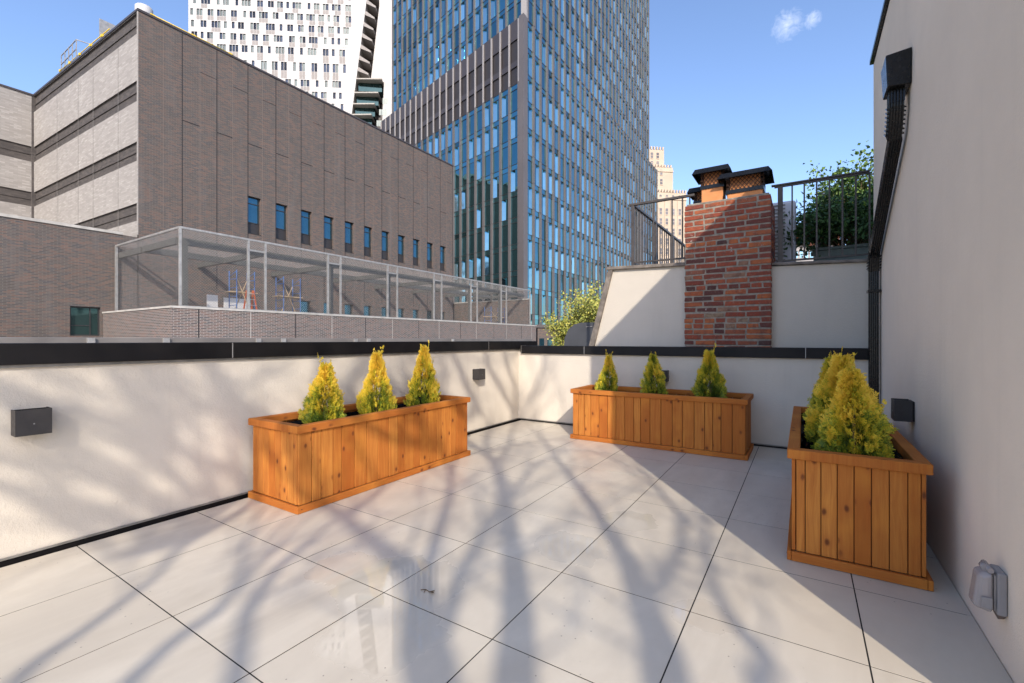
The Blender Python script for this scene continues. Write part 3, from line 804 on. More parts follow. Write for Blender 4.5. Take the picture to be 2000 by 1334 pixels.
th_yel = [thuja_mesh(11, gold=.68, wisps=13), thuja_mesh(12, gold=.88, wisps=12), thuja_mesh(13, gold=.80, wisps=14)]
th_grn = [thuja_mesh(21, R=.150, gold=.55, wisps=9), thuja_mesh(22, R=.155, gold=.52, wisps=8), thuja_mesh(23, R=.155, gold=.46, wisps=9)]
stem_me = MB().tube([(0, 0, 0), (.004, .002, .2), (-.003, .003, .40)], [.012, .009, .004], 7).mesh('stem', M['twig'])
pot_me = MB().tube([(0, 0, -.05), (0, 0, .02)], [.10, .115], 20).mesh('root_ball', M['soil'])
def shrub(x, y, topz, wid, me, label, rz=0, baseR=.165):
    z0 = PH - .155
    e = empty('golden_shrub', (x, y, z0), label, 'shrub', 'golden arborvitae in the planters', rz)
    hs = (topz - z0) / .58; e.rotation_euler = (math.sin(x * 37) * .05, math.cos(y * 29) * .05, rz)
    f = bpy.data.objects.new('foliage', me); COL.objects.link(f); f.parent = e; f.scale = (wid / 2 / baseR, wid / 2 / baseR, hs)
    s = bpy.data.objects.new('stem', stem_me); COL.objects.link(s); s.parent = e
    return e
B1 = -2.70 * H
shrub(B1 + .01, 1.885 * H, .905 * H, .325, th_yel[0], 'golden-green conical shrub at the near end of the left planter, darkest green of its three', 1.0)
shrub(B1, 2.34 * H, .975 * H, .310, th_yel[1], 'bright yellow conical shrub in the middle of the left planter', 2.3)
shrub(B1, 2.84 * H, 1.02 * H, .320, th_yel[2], 'bright yellow conical shrub with a green foot at the far end of the left planter', 4.0)
shrub(-1.697 * H, 4.49 * H, .90 * H, .295, th_grn[0], 'small golden-green shrub at the left end of the middle planter', 0.4)
shrub(-1.218 * H, 4.49 * H, .92 * H, .33, th_grn[1], 'golden-green shrub in the middle of the planter across the back, before a wall lamp', 2.0)
shrub(-.713 * H, 4.49 * H, .97 * H, .345, th_grn[2], 'greenest shrub with a long stray tip at the right end of the middle planter', 5.0)
shrub(.205 * H, 2.63 * H, .925 * H, .365, th_yel[0], 'yellow shrub at the near end of the right planter, in front of its row', 3.9)
shrub(.165 * H, 3.05 * H, .99 * H, .37, th_yel[2], 'tallest golden shrub, second in the row of the right planter', 1.2)
shrub(.15 * H, 3.50 * H, .96 * H, .34, th_grn[1], 'golden-green shrub at the far end of the right planter, mostly hidden', 5.2)
# long stray tip
# crumpled liner bulges showing above the rims
def crumple(name, c, sx, sy, sz, seed, label, cat):
    m_ = MB(); N1, N2 = 22, 10
    def q(i, j):
        a = 2 * PI * i / N1; f_ = j / N2 * PI / 2
        n_ = 1 + .5 * noise.noise(Vector((math.cos(a) * 2.2, math.sin(a) * 2.2, f_ * 3 + seed)))
        return (c[0] + sx * math.cos(a) * math.cos(f_) * n_, c[1] + sy * math.sin(a) * math.cos(f_) * n_, c[2] + sz * math.sin(f_) * n_)
    for i in range(N1):
        for j in range(N2): m_.face([q(i, j), q((i + 1) % N1, j), q((i + 1) % N1, j + 1), q(i, j + 1)])
    return m_
crumple('fold', (1.62, .42, PH - .12), .16, .10, .155, 3, '', '').build('liner_fold', M['liner'], p1)
crumple('fold', (1.0, .12, PH - .13), .20, .05, .10, 7, '', '').build('liner_fold', M['liner'], p3)
crumple('fold', (1.60, .50, PH - .14), .10, .05, .11, 9, '', '').build('liner_fold', M['liner'], p3)

dt = MB(); dt.tube([(0, 0, .004), (.02, .012, .006), (.045, .010, .003), (.06, .028, .005)], .0022, 5); dt.tube([(.02, .012, .006), (.028, -.008, .004)], .0018, 5); dt.face([(.045, .010, .004), (.062, .0, .012), (.078, .008, .006), (.062, .018, .005)])
tag(dt.build('dry_twig', M['twig'], loc=(-1.50, 1.56, .0)), 'tiny dry twig lying alone on the pale paving, left of centre', 'twig')
# ------------------------------------------------------------------ leafy plants
def leaves_mesh(pts_dirs, size, mat, seed, aspect=.42, per=5, spread=.05):
    rd = random.Random(seed); V = []; Fc = []
    for (p, d) in pts_dirs:
        for _ in range(per):
            q = p + Vector((rd.gauss(0, spread), rd.gauss(0, spread), rd.gauss(0, spread)))
            n = Vector((rd.gauss(0, 1), rd.gauss(0, 1), rd.gauss(.6, 1))).normalized()
            a = (d * .8 + Vector((rd.gauss(0, .7), rd.gauss(0, .7), rd.gauss(.1, .6)))); a = (a - n * a.dot(n)).normalized()
            b_ = n.cross(a); L_ = size * rd.uniform(.6, 1.25); i = len(V)
            V.extend([tuple(q), tuple(q + a * L_ * .45 + b_ * L_ * aspect + n * L_ * .08), tuple(q + a * L_), tuple(q + a * L_ * .45 - b_ * L_ * aspect + n * L_ * .08)])
            Fc.append((i, i + 1, i + 2, i + 3))
    me = bpy.data.meshes.new('foliage'); me.from_pydata(V, [], Fc); me.update()
    me.materials.append(mat); return me
def twiggy(base, n, length, spread, seed, droop=0, lean=(0, 0)):
    """returns (twig MB, leaf anchor list)"""
    rd = random.Random(seed); mb = MB(); an = []
    def grow(p, d, L_, r, lev):
        k = max(3, int(L_ / .09)); P = [p]; 
        for i in range(k):
            d = (d + Vector((rd.gauss(0, .13), rd.gauss(0, .13), rd.gauss(0, .05) - droop * i / k * .25 + (.05 if not droop else 0)))).normalized()
            p = p + d * (L_ / k); P.append(p)
            if i > k * .25: an.append((p, d))
            if lev < 2 and rd.random() < (.75 if lev == 0 else .45) and i > 0:
                s = Vector((rd.gauss(0, 1), rd.gauss(0, 1), rd.uniform(-.1, .8))).normalized()
                grow(p, (d * .8 + s * .75).normalized(), L_ * rd.uniform(.25, .45), r * .5, lev + 1)
        mb.tube(P, [r * (1 - .75 * i / k) for i in range(k + 1)], 4, cap=False)
    for _ in range(n):
        a = rd.uniform(0, 2 * PI)
        d = Vector((math.cos(a) * spread + lean[0], math.sin(a) * spread + lean[1], 1)).normalized()
        grow(Vector(base) + Vector((rd.gauss(0, .04), rd.gauss(0, .04), 0)), d, length * rd.uniform(.65, 1.1), .010, 0)
    return mb, an
def plant(name, loc, label, cat, n, length, spread, seed, size, mat, per=5, sp=.05, droop=0, group=None, lean=(0, 0), aspect=.42, stem=None):
    e = empty(name, loc, label, cat, group)
    mb, an = twiggy((0, 0, 0), n, length, spread, seed, droop, lean)
    mb.build('branches', stem or M['twig'], e)
    f = bpy.data.objects.new('foliage', leaves_mesh(an, size, mat, seed + 1, aspect, per, sp)); COL.objects.link(f); f.parent = e
    return e
# planter box and shrubs behind the right railing
px = empty('planter_box', (.42, 7.55, 2.0), 'grey green planter box behind the right railing', 'planter')
MB().box(-.30, .75, -.2, .25, 0, .36).build('box_body', M['potbox'], px, bevel=.01)
MB().box(-.32, .77, -.22, .27, .36, .40).build('box_rim', M['potbox'], px, bevel=.006)
plant('tall_shrub', (.62, 7.75, 2.36), 'tall loose shrub with fresh green leaves against the sky, beside the house wall', 'shrub', 30, .98, .42, 31, .05, M['leaf_mid'], 7, .05)
plant('cut_leaf_shrub', (.48, 7.5, 2.33), 'low dark green shrub with drooping cut leaves behind the right railing', 'shrub', 34, .80, .85, 33, .08, M['leaf_green'], 10, .07, droop=1.3, aspect=.2)
plant('young_tree', (.95, 8.2, 2.0), 'upright leafy young tree partly hidden by the house wall', 'tree', 9, 1.2, .22, 35, .055, M['leaf_mid'], 6, .07)
# dark post with a green hose looped over it
hp = empty('hose_post', (.245, 7.9, 2.0), 'dark post with a green hose looped over its top, in front of the shrubs', 'hose stand')
MB().tube([(0, 0, 0), (0, 0, 1.08), (0, 0, 1.22), (0, 0, 1.25)], [.07, .07, .085, .05], 12).build('post', M['cover'], hp)
hs = MB()
for k in range(4):
    sx = (.12 + .02 * k) * (1 if k % 2 else -1)
    hs.tube([(.02 * k - .03, -.09, 1.18), (sx * .7, -.10, 1.16), (sx, -.10, 1.0), (sx * 1.1, -.10, .8), (sx, -.10, .6)], .011, 6)
M['hose'] = simple('teal_green_hose', (.03, .22, .16), .5)
hs.build('hose_loop', M['hose'], hp)
# air conditioner
ac = empty('air_conditioner', (-.42, 7.0, 2.0), 'pale grey outdoor air conditioner unit standing behind the chimney', 'air conditioner')
MB().box(-.42, .34, 0, .36, .10, 1.0).build('casing', M['ac'], ac, bevel=.04, seg=4)
gr = MB()
for k in range(17): gr.box(-.36, .22, -.012, -.002, .17 + k * .048, .185 + k * .048)
gr.build('grille', M['trim'], ac)
for x in (-.30, .22): MB().box(x - .04, x + .04, .03, .33, 0, .099).build('foot', M['dark_steel'], ac)
# yellow-green tree beyond the corner and the covered shape beside the raking wall
plant('small_tree', (-7.7, 16.2, .3), 'yellow green small tree in front of the glass tower, beyond the back corner', 'tree', 16, 1.45, .50, 41, .085, M['leaf_yellow'], 5, .09, stem=M['bark'])
plant('small_tree', (-6.85, 16.6, .5), 'taller yellow green tree just left of the raking wall edge', 'tree', 10, 1.9, .22, 43, .085, M['leaf_yellow'], 5, .09, stem=M['bark'])
gc = empty('covered_grill', (-3.45, 8.1, .9), 'dark grey rounded cover standing left of the raking wall', 'grill cover')
cv = MB(); pr = [(-.52, 0), (-.50, .30), (-.42, .47), (-.30, .565), (-.15, .60), (.30, .60), (.42, .55), (.48, .40), (.52, 0)]
for k in range(len(pr) - 1):
    (xa, za), (xb, zb_) = pr[k], pr[k + 1]
    cv.face([(xa, 0, za), (xb, 0, zb_), (xb, .6, zb_), (xa, .6, za)])
cv.face([(x, 0, z) for x, z in pr[::-1]][::-1]); cv.face([(x, .6, z) for x, z in pr[::-1]])
cv.build('cover', M['cover'], gc, bevel=.02)
hn = MB(); hn.bar((-.04, -.012, .515), (.01, -.012, .52), .012); hn.bar((.035, -.012, .517), (.085, -.012, .522), .012); hn.build('handle', M['white2'], gc)

# ------------------------------------------------------------------ bare tree behind the camera (its shade falls over the terrace)
LAT = Vector((.794, .608, 0)); LON = Vector((.608, -.794, 0)); TD = 5.2
def lift(x, y, jit=0):
    """the point of the tree that throws its shade on floor point (x, y)"""
    dist = (TD - (x * LON.x + y * LON.y)) + jit
    return Vector((x, y, 0)) + LON * dist + Vector((0, 0, dist * math.tan(EL)))
def fl(px_, py_):
    s = H / (py_ - 664); return rb(px_) * s, ra(px_) * s
rt = random.Random(77)
tw = MB(); trunk = MB()
def sub(p, d, L_, r, lev):
    k = 5 if lev < 2 else 4; P = [p]; q = p
    for i in range(k):
        d = (d + Vector((rt.gauss(0, .17), rt.gauss(0, .17), rt.gauss(.02, .10)))).normalized(); q = q + d * (L_ / k); P.append(q)
        if lev < 3 and rt.random() < (.85 if lev < 2 else .6):
            s = Vector((rt.gauss(0, 1), rt.gauss(0, 1), rt.gauss(.2, .7))).normalized()
            sub(q, (d * .9 + s * .8).normalized(), L_ * rt.uniform(.45, .75), r * .55, lev + 1)
    tw.tube(P, [max(.003, r * (1 - .6 * i / k)) for i in range(k + 1)], 5 if lev < 2 else 3, cap=False)
stems = [
    ([(1005, 1334), (1012, 1200), (1003, 1090), (990, 1000), (978, 940), (966, 905)], .062, .036),
    ([(966, 905), (940, 880), (905, 858), (880, 835)], .030, .020),
    ([(966, 905), (985, 888), (998, 860), (1000, 832)], .028, .018),
    ([(850, 1334), (822, 1250), (824, 1152), (800, 1112), (752, 1076), (708, 1040), (672, 1012), (640, 990)], .075, .022),
    ([(824, 1152), (856, 1040), (876, 980), (880, 930), (868, 890)], .034, .016),
    ([(870, 1230), (888, 1150), (912, 1100), (944, 1040), (985, 985)], .030, .02),
    ([(1300, 1334), (1290, 1260), (1256, 1180), (1230, 1100), (1200, 1056), (1160, 990), (1130, 950), (1090, 900), (1055, 850)], .062, .018),
    ([(1256, 1180), (1300, 1130), (1330, 1060), (1330, 1010), (1290, 960)], .028, .014),
    ([(1480, 1334), (1500, 1290), (1420, 1200), (1390, 1130)], .03, .018),
    ([(460, 1334), (480, 1200), (540, 1110), (600, 1060), (647, 1022)], .032, .014),
    ([(250, 1334), (340, 1250), (430, 1190), (470, 1130), (480, 1060)], .028, .014),
    ([(60, 1300), (180, 1220), (300, 1130), (360, 1060)], .026, .014),
]
TB = Vector((0, 0, 0)) + LON * (TD + .6) + Vector((0, 0, -12))
fork = TB + Vector((0, 0, 12 + 1.8))
SN = []
for pts, r0, r1 in stems:
    P = [lift(*fl(*q), jit=rt.uniform(-.15, .15)) for q in pts]; n = len(P)
    r0 *= 1.3; r1 *= 1.3; rr = [r0 + (r1 - r0) * i / (n - 1) for i in range(n)]
    if pts[0][1] >= 1300 and pts[0][0] > 40:
        mid_ = (fork + P[0]) / 2 + Vector((0, 0, -.2)); tw.tube([fork, mid_, P[0]], [r0 * 1.9, r0 * 1.4, r0], 8, cap=False)
    tw.tube(P, rr, 8, cap=False); SN += P
    d = (P[-1] - P[-2]).normalized()
    sub(P[-1], d, rt.uniform(.9, 1.3), r1, 1)
    sub(P[-1], (d + Vector((rt.gauss(0, .4), rt.gauss(0, .4), .2))).normalized(), rt.uniform(.7, 1.1), r1 * .8, 2)
    for i in range(1, n):
        for _ in range(2):
            if rt.random() < .5:
                f_ = rt.random(); q = P[i - 1].lerp(P[i], f_)
                s = Vector((rt.gauss(0, 1), rt.gauss(0, 1), rt.gauss(.2, .5))).normalized()
                sub(q, (s + (P[i] - P[i - 1]).normalized() * .6).normalized(), rt.uniform(.4, .9), .013, 2)
def wallpt(x, y):
    s = WL / rb(x); return Vector((WL, ra(x) * s, H + (664 - y) * s))
def lift3(p):
    q = lift(p.x, p.y); q.z += p.z; return q
A4 = lambda L_: [(x / 2.78, 640 + y / 2.78) for x, y in L_]
A8 = lambda L_: [(880 + x / 5.56, 640 + y / 5.56) for x, y in L_]
A1 = lambda L_: [(440 + x / 3.336, 640 + y / 3.336) for x, y in L_]
for pts, r0, r1 in [
    (A4([(-200, 190), (0, 300), (200, 390), (430, 450), (560, 500), (700, 545), (860, 640)]), .026, .014),
    (A4([(560, 120), (620, 220), (720, 350), (800, 480), (860, 600), (950, 650), (1100, 720), (1360, 820)]), .030, .020),
    (A4([(760, 150), (850, 270), (1000, 370), (1100, 440), (1240, 450)]), .024, .013),
    (A4([(1060, 100), (1130, 200), (1200, 300), (1290, 420), (1370, 560), (1450, 700)]), .040, .030),
    (A4([(-200, 640), (0, 700), (150, 730), (400, 770), (600, 820)]), .020, .013),
    (A4([(-200, 780), (0, 850), (150, 900), (300, 960), (500, 980), (650, 1010)]), .028, .014),
    (A4([(430, 560), (600, 600), (760, 680), (900, 780), (1000, 850), (1150, 930)]), .024, .014),
    (A4([(120, 920), (230, 1000), (330, 1060), (480, 1120)]), .020, .013),
    (A8([(340, 100), (380, 280), (420, 450), (520, 600), (600, 760), (680, 900)]), .030, .022),
    (A8([(560, 150), (600, 350), (700, 650), (700, 900)]), .026, .020),
    (A8([(-60, 100), (30, 300), (120, 480), (200, 700), (300, 900)]), .034, .024),
    (A8([(900, 250), (960, 450), (940, 700), (820, 900)]), .020, .012),
    (A1([(1060, 300), (1160, 480), (1260, 650), (1330, 800)]), .030, .020),
    (A1([(800, 350), (880, 560), (1000, 800), (1050, 900)]), .036, .022),
    (A1([(560, 500), (600, 700), (650, 900), (700, 1050)]), .034, .022),
    (A1([(1350, 350), (1440, 520), (1460, 680)]), .026, .016)]:
    P = [lift3(wallpt(*q)) for q in pts]; n = len(P); rr = [1.75 * (r1 + (r0 - r1) * i / (n - 1)) for i in range(n)]
    tw.tube(P, rr, 7, cap=False)
    nr = min([s_ for s_ in SN], key=lambda s_: (s_ - P[-1]).length + max(0, s_.z - P[-1].z) * 3)
    tw.tube([nr, (nr + P[-1]) / 2 + Vector((rt.uniform(-.1, .1), 0, -.12)), P[-1]], [r0 * 1.2, r0 * 1.2, r0 * 1.15], 6, cap=False)
    for i in range(1, n):
        for _ in range(2):
            if rt.random() < .62:
                q = P[i - 1].lerp(P[i], rt.random()); s = Vector((rt.gauss(0, 1), rt.gauss(0, 1), rt.gauss(.2, .6))).normalized()
                sub(q, (s + (P[i - 1] - P[i]).normalized() * .7).normalized(), rt.uniform(.3, .8), .014, 2)
# upper crown shading the left parapet and the planters
for _ in range(16):
    lat = rt.uniform(-3.4, .5); hh = rt.uniform(4.3, 6.4)
    q = LON * (TD + rt.uniform(-1.2, 1.2)) + LAT * lat + Vector((0, 0, hh))
    d = Vector((rt.gauss(-.3, .5), rt.gauss(0, .5), rt.gauss(.5, .4))).normalized()
    sub(q, d, rt.uniform(.9, 1.6), rt.uniform(.022, .038), 1)
    nr = min([s_ for s_ in SN], key=lambda s_: (s_ - q).length); tw.tube([nr, (nr + q) / 2 + Vector((0, 0, -.1)), q], [.03, .025, .02], 5, cap=False)
bt = empty('bare_tree', tuple(TB), 'leafless street tree standing behind the camera whose branches shade the terrace', 'tree')
o = tw.build('crown', M['bark'], bt); o.location = -TB
o = MB().tube([TB, TB + Vector((.1, 0, 6)), fork], [.30, .24, .15], 12).build('trunk', M['bark'], bt); o.location = -TB

# ================================================================== BUILDINGS BEYOND
SB = -29.8
sch = empty('brick_building', (SB, 9.75, -12), 'long grey brick building with a pale banded end and a row of narrow windows', 'building')
def off(o, e):
    o.location = (-e.location.x, -e.location.y, -e.location.z); return o
RZ = 18.67
C0 = (SB, 9.75); C1 = (-46.6, 9.13)
# long wall with real window openings
wins = [(15.4 + 1.825 * k, 16.25 + 1.825 * k, 7.97, 10.36) for k in range(11)]
lows = [(15.4 + 1.825 * k, 16.2 + 1.825 * k, 2.35, 3.94) for k in range(2, 11)]
def holed(mb, plane, y0, y1, z0, z1, rects, face='x', m=0):
    """quads of a wall in the plane x = plane, with the rectangles left open"""
    ys = sorted({y0, y1, *[r[0] for r in rects], *[r[1] for r in rects]}); zs = sorted({z0, z1, *[r[2] for r in rects], *[r[3] for r in rects]})
    for i in range(len(ys) - 1):
        for j in range(len(zs) - 1):
            cy, cz = (ys[i] + ys[i + 1]) / 2, (zs[j] + zs[j + 1]) / 2
            if any(r[0] < cy < r[1] and r[2] < cz < r[3] for r in rects): continue
            mb.face([(plane, ys[i], zs[j]), (plane, ys[i + 1], zs[j]), (plane, ys[i + 1], zs[j + 1]), (plane, ys[i], zs[j + 1])], m)
lw = MB(); holed(lw, SB, 9.75, 35.6, -12, RZ, wins + lows)
for r in wins + lows:
    for (p, q) in (((r[0], r[2]), (r[1], r[2])), ((r[1], r[2]), (r[1], r[3])), ((r[1], r[3]), (r[0], r[3])), ((r[0], r[3]), (r[0], r[2]))):
        lw.face([(SB, p[0], p[1]), (SB - .3, p[0], p[1]), (SB - .3, q[0], q[1]), (SB, q[0], q[1])])
lw.face([(SB, 35.6, -12), (-60, 35.6, -12), (-60, 35.6, RZ), (SB, 35.6, RZ)])
off(lw.build('brick_wall', M['schoolbrick'], sch), sch)
jn = MB(); jl = MB()
for k in range(14):
    y = 11.78 + 1.825 * k
    jn.box(SB, SB + .006, y - .022, y + .022, 4.2, RZ - .02)
    if k < 13: jl.box(SB, SB + .004, y + .91 - .014, y + .91 + .014, 4.2, RZ - .02)
    if k < 13: jn.box(SB, SB + .006, y + .023, y + .895, 13.66, 13.71); 
    if k > 0: jn.box(SB, SB + .005, y - .9, y - .023, 16.85, 16.875)
jl.box(SB, SB + .004, 10.87 - .014, 10.87 + .014, 4.2, RZ - .02)
off(jn.build('expansion_joints', M['joint'], sch), sch); off(jl.build('sealant_joints', M['joint_light'], sch), sch)
def school_window(y0, y1, z0, z1, sp):
    f = MB(); x = SB - .22; fr = .05
    f.box(x - .04, x + .04, y0 + .002, y0 + fr, z0 + .002, z1 - .002); f.box(x - .04, x + .04, y1 - fr, y1 - .002, z0 + .002, z1 - .002)
    f.box(x - .04, x + .04, y0 + fr + .001, y1 - fr - .001, z1 - fr, z1 - .002); f.box(x - .04, x + .04, y0 + fr + .001, y1 - fr - .001, z0 + .002, z0 + fr)
    if sp: f.box(x - .04, x + .04, y0 + fr + .001, y1 - fr - .001, z0 + sp, z0 + sp + .05); f.box(x - .035, x + .04, y0 + fr + .001, y1 - fr - .001, z1 - .45, z1 - .40)
    o = off(f.build('window', M['frame_dark'], sch), sch)
    MB().box(x - .012, x, y0 + fr, y1 - fr, z0 + (sp or fr), z1 - fr).build('pane', M['glass_dark'], o)
    if sp: MB().box(x - .01, x + .01, y0 + fr + .002, y1 - fr - .002, z0 + fr + .001, z0 + sp - .001).build('spandrel', M['frame_dark'], o)
    MB().box(x + .041, SB + .03, y0 + .002, y1 - .002, z0 + .002, z0 + .02).build('sill', M['frame_dark'], o)
for r in wins: school_window(*r, .72)
for r in lows: school_window(*r, 0)
# banded end face and the wall running on to the left
pf = MB()
bandz = [(RZ - 1.15, RZ - .03), (13.93, 15.02), (10.74, 11.76), (7.53, 8.47)]
def banded(p, q, proud):
    """pale wall with recessed dark brick bands; p->q plan line, proud = outward unit"""
    segs = []; z = 6.0
    for (a_, b_) in sorted(bandz):
        segs.append((z, a_, 0)); segs.append((a_, b_, 1)); z = b_
    segs.append((z, RZ, 0))
    for (a_, b_, dk_) in segs:
        d_ = -.10 if dk_ else 0
        A = (p[0] + proud[0] * d_, p[1] + proud[1] * d_); B_ = (q[0] + proud[0] * d_, q[1] + proud[1] * d_)
        pf.face([(A[0], A[1], a_), (B_[0], B_[1], a_), (B_[0], B_[1], b_), (A[0], A[1], b_)], dk_)
        if dk_:
            for zz in (a_, b_): pf.face([(A[0], A[1], zz), (B_[0], B_[1], zz), (q[0], q[1], zz), (p[0], p[1], zz)], 1)
            m_ = (a_ + b_) / 2
            A2 = (A[0] + proud[0] * .05, A[1] + proud[1] * .05); B2 = (B_[0] + proud[0] * .05, B_[1] + proud[1] * .05)
            pf.hexa([(A[0], A[1], m_ - .03), (B_[0], B_[1], m_ - .03), (B2[0], B2[1], m_ - .03), (A2[0], A2[1], m_ - .03), (A[0], A[1], m_ + .02), (B_[0], B_[1], m_ + .02), (B2[0], B2[1], m_ + .02), (A2[0], A2[1], m_ + .02)], 1)
n_ = Vector((C1[1] - C0[1], C0[0] - C1[0], 0)); n_.normalize()
if n_.y > 0: n_ = -n_
banded(C1, (C0[0] - .12, C0[1] - .004), (n_.x, n_.y))
pf.hexa([(C0[0] - .12, C0[1] - .03, 6.76), (C0[0], C0[1] - .03, 6.76), (C0[0], C0[1], 6.76), (C0[0] - .12, C0[1], 6.76), (C0[0] - .12, C0[1] - .03, RZ), (C0[0], C0[1] - .03, RZ), (C0[0], C0[1], RZ), (C0[0] - .12, C0[1], RZ)], 0)
segs = bandz[1:]
bandz_keep = bandz; bandz = [bz for bz in bandz[1:]]
banded((-46.55, -26), C1, (1, 0)); bandz = bandz_keep
off(pf.build('banded_wall', [M['palebrick'], M['bandbrick']], sch), sch)
vj = MB()
for f_ in (.15, .36, .5, .72): 
    X = C0[0] + (C1[0] - C0[0]) * f_; Y = C0[1] + (C1[1] - C0[1]) * f_
    vj.box(X - .012, X + .012, Y - .01, Y + .002, 6, RZ - 1.2)
off(vj.build('panel_joints', M['trim'], sch), sch)
cbx = MB(); cbx.box(-59.9, -46.72, -25.9, 35.5, -12, RZ - .01); cbx.box(-46.719, SB - .35, 9.98, 35.5, 6, RZ - .01); cbx.hexa([(-46.719, 9.0, 6), (-46.5, 9.02, 6), (-46.5, 9.97, 6), (-46.719, 9.97, 6), (-46.719, 9.0, RZ - .01), (-46.58, 9.02, RZ - .01), (-46.58, 9.97, RZ - .01), (-46.719, 9.97, RZ - .01)])
off(cbx.build('core', M['bandbrick'], sch), sch)
rf = MB(); P_ = [(SB + .05, 9.70), (SB + .05, 35.65), (-60, 35.65), (-60, -26), (-46.5, -26), (-46.52, 9.08)]
rf.face([(x, y, RZ + .001) for x, y in P_]); rf.face([(x, y, RZ + .12) for x, y in P_])
for k in range(6):
    a_, b_ = P_[k], P_[(k + 1) % 6]; rf.face([(*a_, RZ + .001), (*b_, RZ + .001), (*b_, RZ + .12), (*a_, RZ + .12)])
off(rf.build('roof', M['brown2'], sch), sch)
# lower wing in the same plane
lwg = MB(); w1 = [(7.07, 8.2, 1.37, 2.80)]
holed(lwg, SB, -26, 9.72, -12, 6.62, w1)
for r in w1:
    for (p, q) in (((r[0], r[2]), (r[1], r[2])), ((r[1], r[2]), (r[1], r[3])), ((r[1], r[3]), (r[0], r[3])), ((r[0], r[3]), (r[0], r[2]))):
        lwg.face([(SB, p[0], p[1]), (SB - .3, p[0], p[1]), (SB - .3, q[0], q[1]), (SB, q[0], q[1])])
off(lwg.build('lower_wing_wall', M['schoolbrick'], sch), sch)
off(MB().box(-46.5, SB + .05, -26, 9.1, 6.621, 6.75).build('lower_wing_roof', M['stonecap'], sch), sch)
f = MB(); x = SB - .18
for (a_, b_, c_, d_) in ((7.072, 7.13, 1.372, 2.798), (8.14, 8.198, 1.372, 2.798), (7.131, 8.139, 2.74, 2.798), (7.131, 8.139, 1.372, 1.43), (7.82, 7.86, 1.431, 2.739)): f.box(x - .04, x + .04, a_, b_, c_, d_)
f.box(x - .038, x + .038, 7.131, 7.819, 1.86, 1.90)
o = off(f.build('window', M['frame_dark'], sch), sch)
MB().box(x - .012, x, 7.13, 8.14, 1.43, 2.74).build('pane', M['glass_green'], o)
# roof guard rails, plant screen and vent
r_ = MB()
y0 = 9.35
for k in range(5): r_.bar((-41.2 + k * .75, y0, RZ + .12), (-41.2 + k * .75, y0, RZ + 1.25), .05)
for z in (.65, 1.22): r_.bar((-41.2, y0, RZ + z), (-38.2, y0, RZ + z), .045)
r_.bar((-38.2, y0, RZ + 1.22), (-37.6, y0 + 2.5, RZ + 1.22), .045); r_.bar((-37.6, y0 + 2.5, RZ), (-37.6, y0 + 2.5, RZ + 1.22), .045)
t_ = tag(r_.build('roof_railing', M['steel']), 'grey metal guard rail on the roof edge of the banded brick building', 'railing')
yr = MB(); yr.tube([(-41.2, 9.28, RZ + .18), (-36.5, 9.5, RZ + .30), (-33.5, 9.62, RZ + .33)], .03, 6)
for k in range(5): yr.rbox((-41.2 + k * 1.7, 9.3 + k * .06, RZ + .2), .14, .12, .14)
tag(yr.build('safety_barrier', M['yellow']), 'yellow safety pipe along the short roof edge of the brick building', 'safety rail', 'yellow roof edge barriers')
yr = MB(); yr.tube([(SB - .1, 10.4, RZ + .22), (SB - .1, 14.6, RZ + .22)], .03, 6)
for k in range(3): yr.rbox((SB - .12, 10.4 + k * 2.0, RZ + .17), .2, .2, .12)
tag(yr.build('safety_barrier', M['yellow']), 'yellow safety pipe along the long roof edge above the brick wall', 'safety rail', 'yellow roof edge barriers')
es = empty('equipment_screen', (-36.2, 10.2, RZ + .1), 'pale metal screen with a dark round tank on the brick building roof', 'roof equipment')
MB().box(-1.1, -1.05, 0, 3, 0, 2.6).build('screen_panel', M['steel'], es); MB().box(-1.05, .6, 2.9, 2.95, 0, 1.9).build('screen_panel', M['steel'], es)
MB().tube([(-.2, 1.0, 0), (-.2, 1.0, 1.0), (-.2, 1.0, 1.05)], [.45, .45, .40], 16).build('tank', M['dark_steel'], es)
ev = empty('exhaust_vent', (-31.6, 10.6, RZ + .1), 'white ribbed exhaust vent at the corner of the brick building roof', 'vent')
MB().tube([(0, 0, 0), (0, 0, .75)], .30, 14).build('pipe', M['white2'], ev)
MB().tube([(0, 0, .75), (0, 0, .85), (0, 0, .9), (0, 0, 1.25), (0, 0, 1.3)], [.30, .42, .42, .42, .38], 14).build('hood', M['white'], ev)

# ------------------------------------------------------------------ fenced roof terrace in front of the school
pt = empty('brick_parapet', (-21.96, 8.3, -12), 'low brick parapet with pale coping carrying the mesh enclosure', 'wall')
pb = MB(); pb.box(-22.5, -21.96, 8.3, 38.75, -12, 2.50); pb.box(SB + .01, -22.501, 8.3, 8.84, -12, 2.50)
off(pb.build('brick_wall', M['parapetbrick'], pt), pt)
pc = MB(); pc.box(-22.55, -21.92, 8.26, 38.8, 2.501, 2.585); pc.box(SB + .01, -22.551, 8.26, 8.9, 2.501, 2.585)
off(pc.build('coping', M['stonecap'], pt), pt)
pj = MB(); pl_ = MB()
for k in range(7):
    pj.box(-21.96, -21.955, 9.3 + 4.45 * k - .02, 9.3 + 4.45 * k + .02, -5, 2.49); pl_.box(-21.96, -21.956, 11.5 + 4.4 * k - .015, 11.5 + 4.4 * k + .015, -5, 2.49)
off(pj.build('expansion_joints', M['joint'], pt), pt); off(pl_.build('sealant_joints', M['stonecap'], pt), pt)
off(MB().box(SB + .01, -22.51, 8.85, 38.2, 1.5, 1.75).build('terrace_slab', M['grey_conc'], pt), pt)
ew = empty('brick_end_wall', (-26, 38.3, 1.5), 'plain brick wall closing the far end of the mesh enclosure', 'wall')
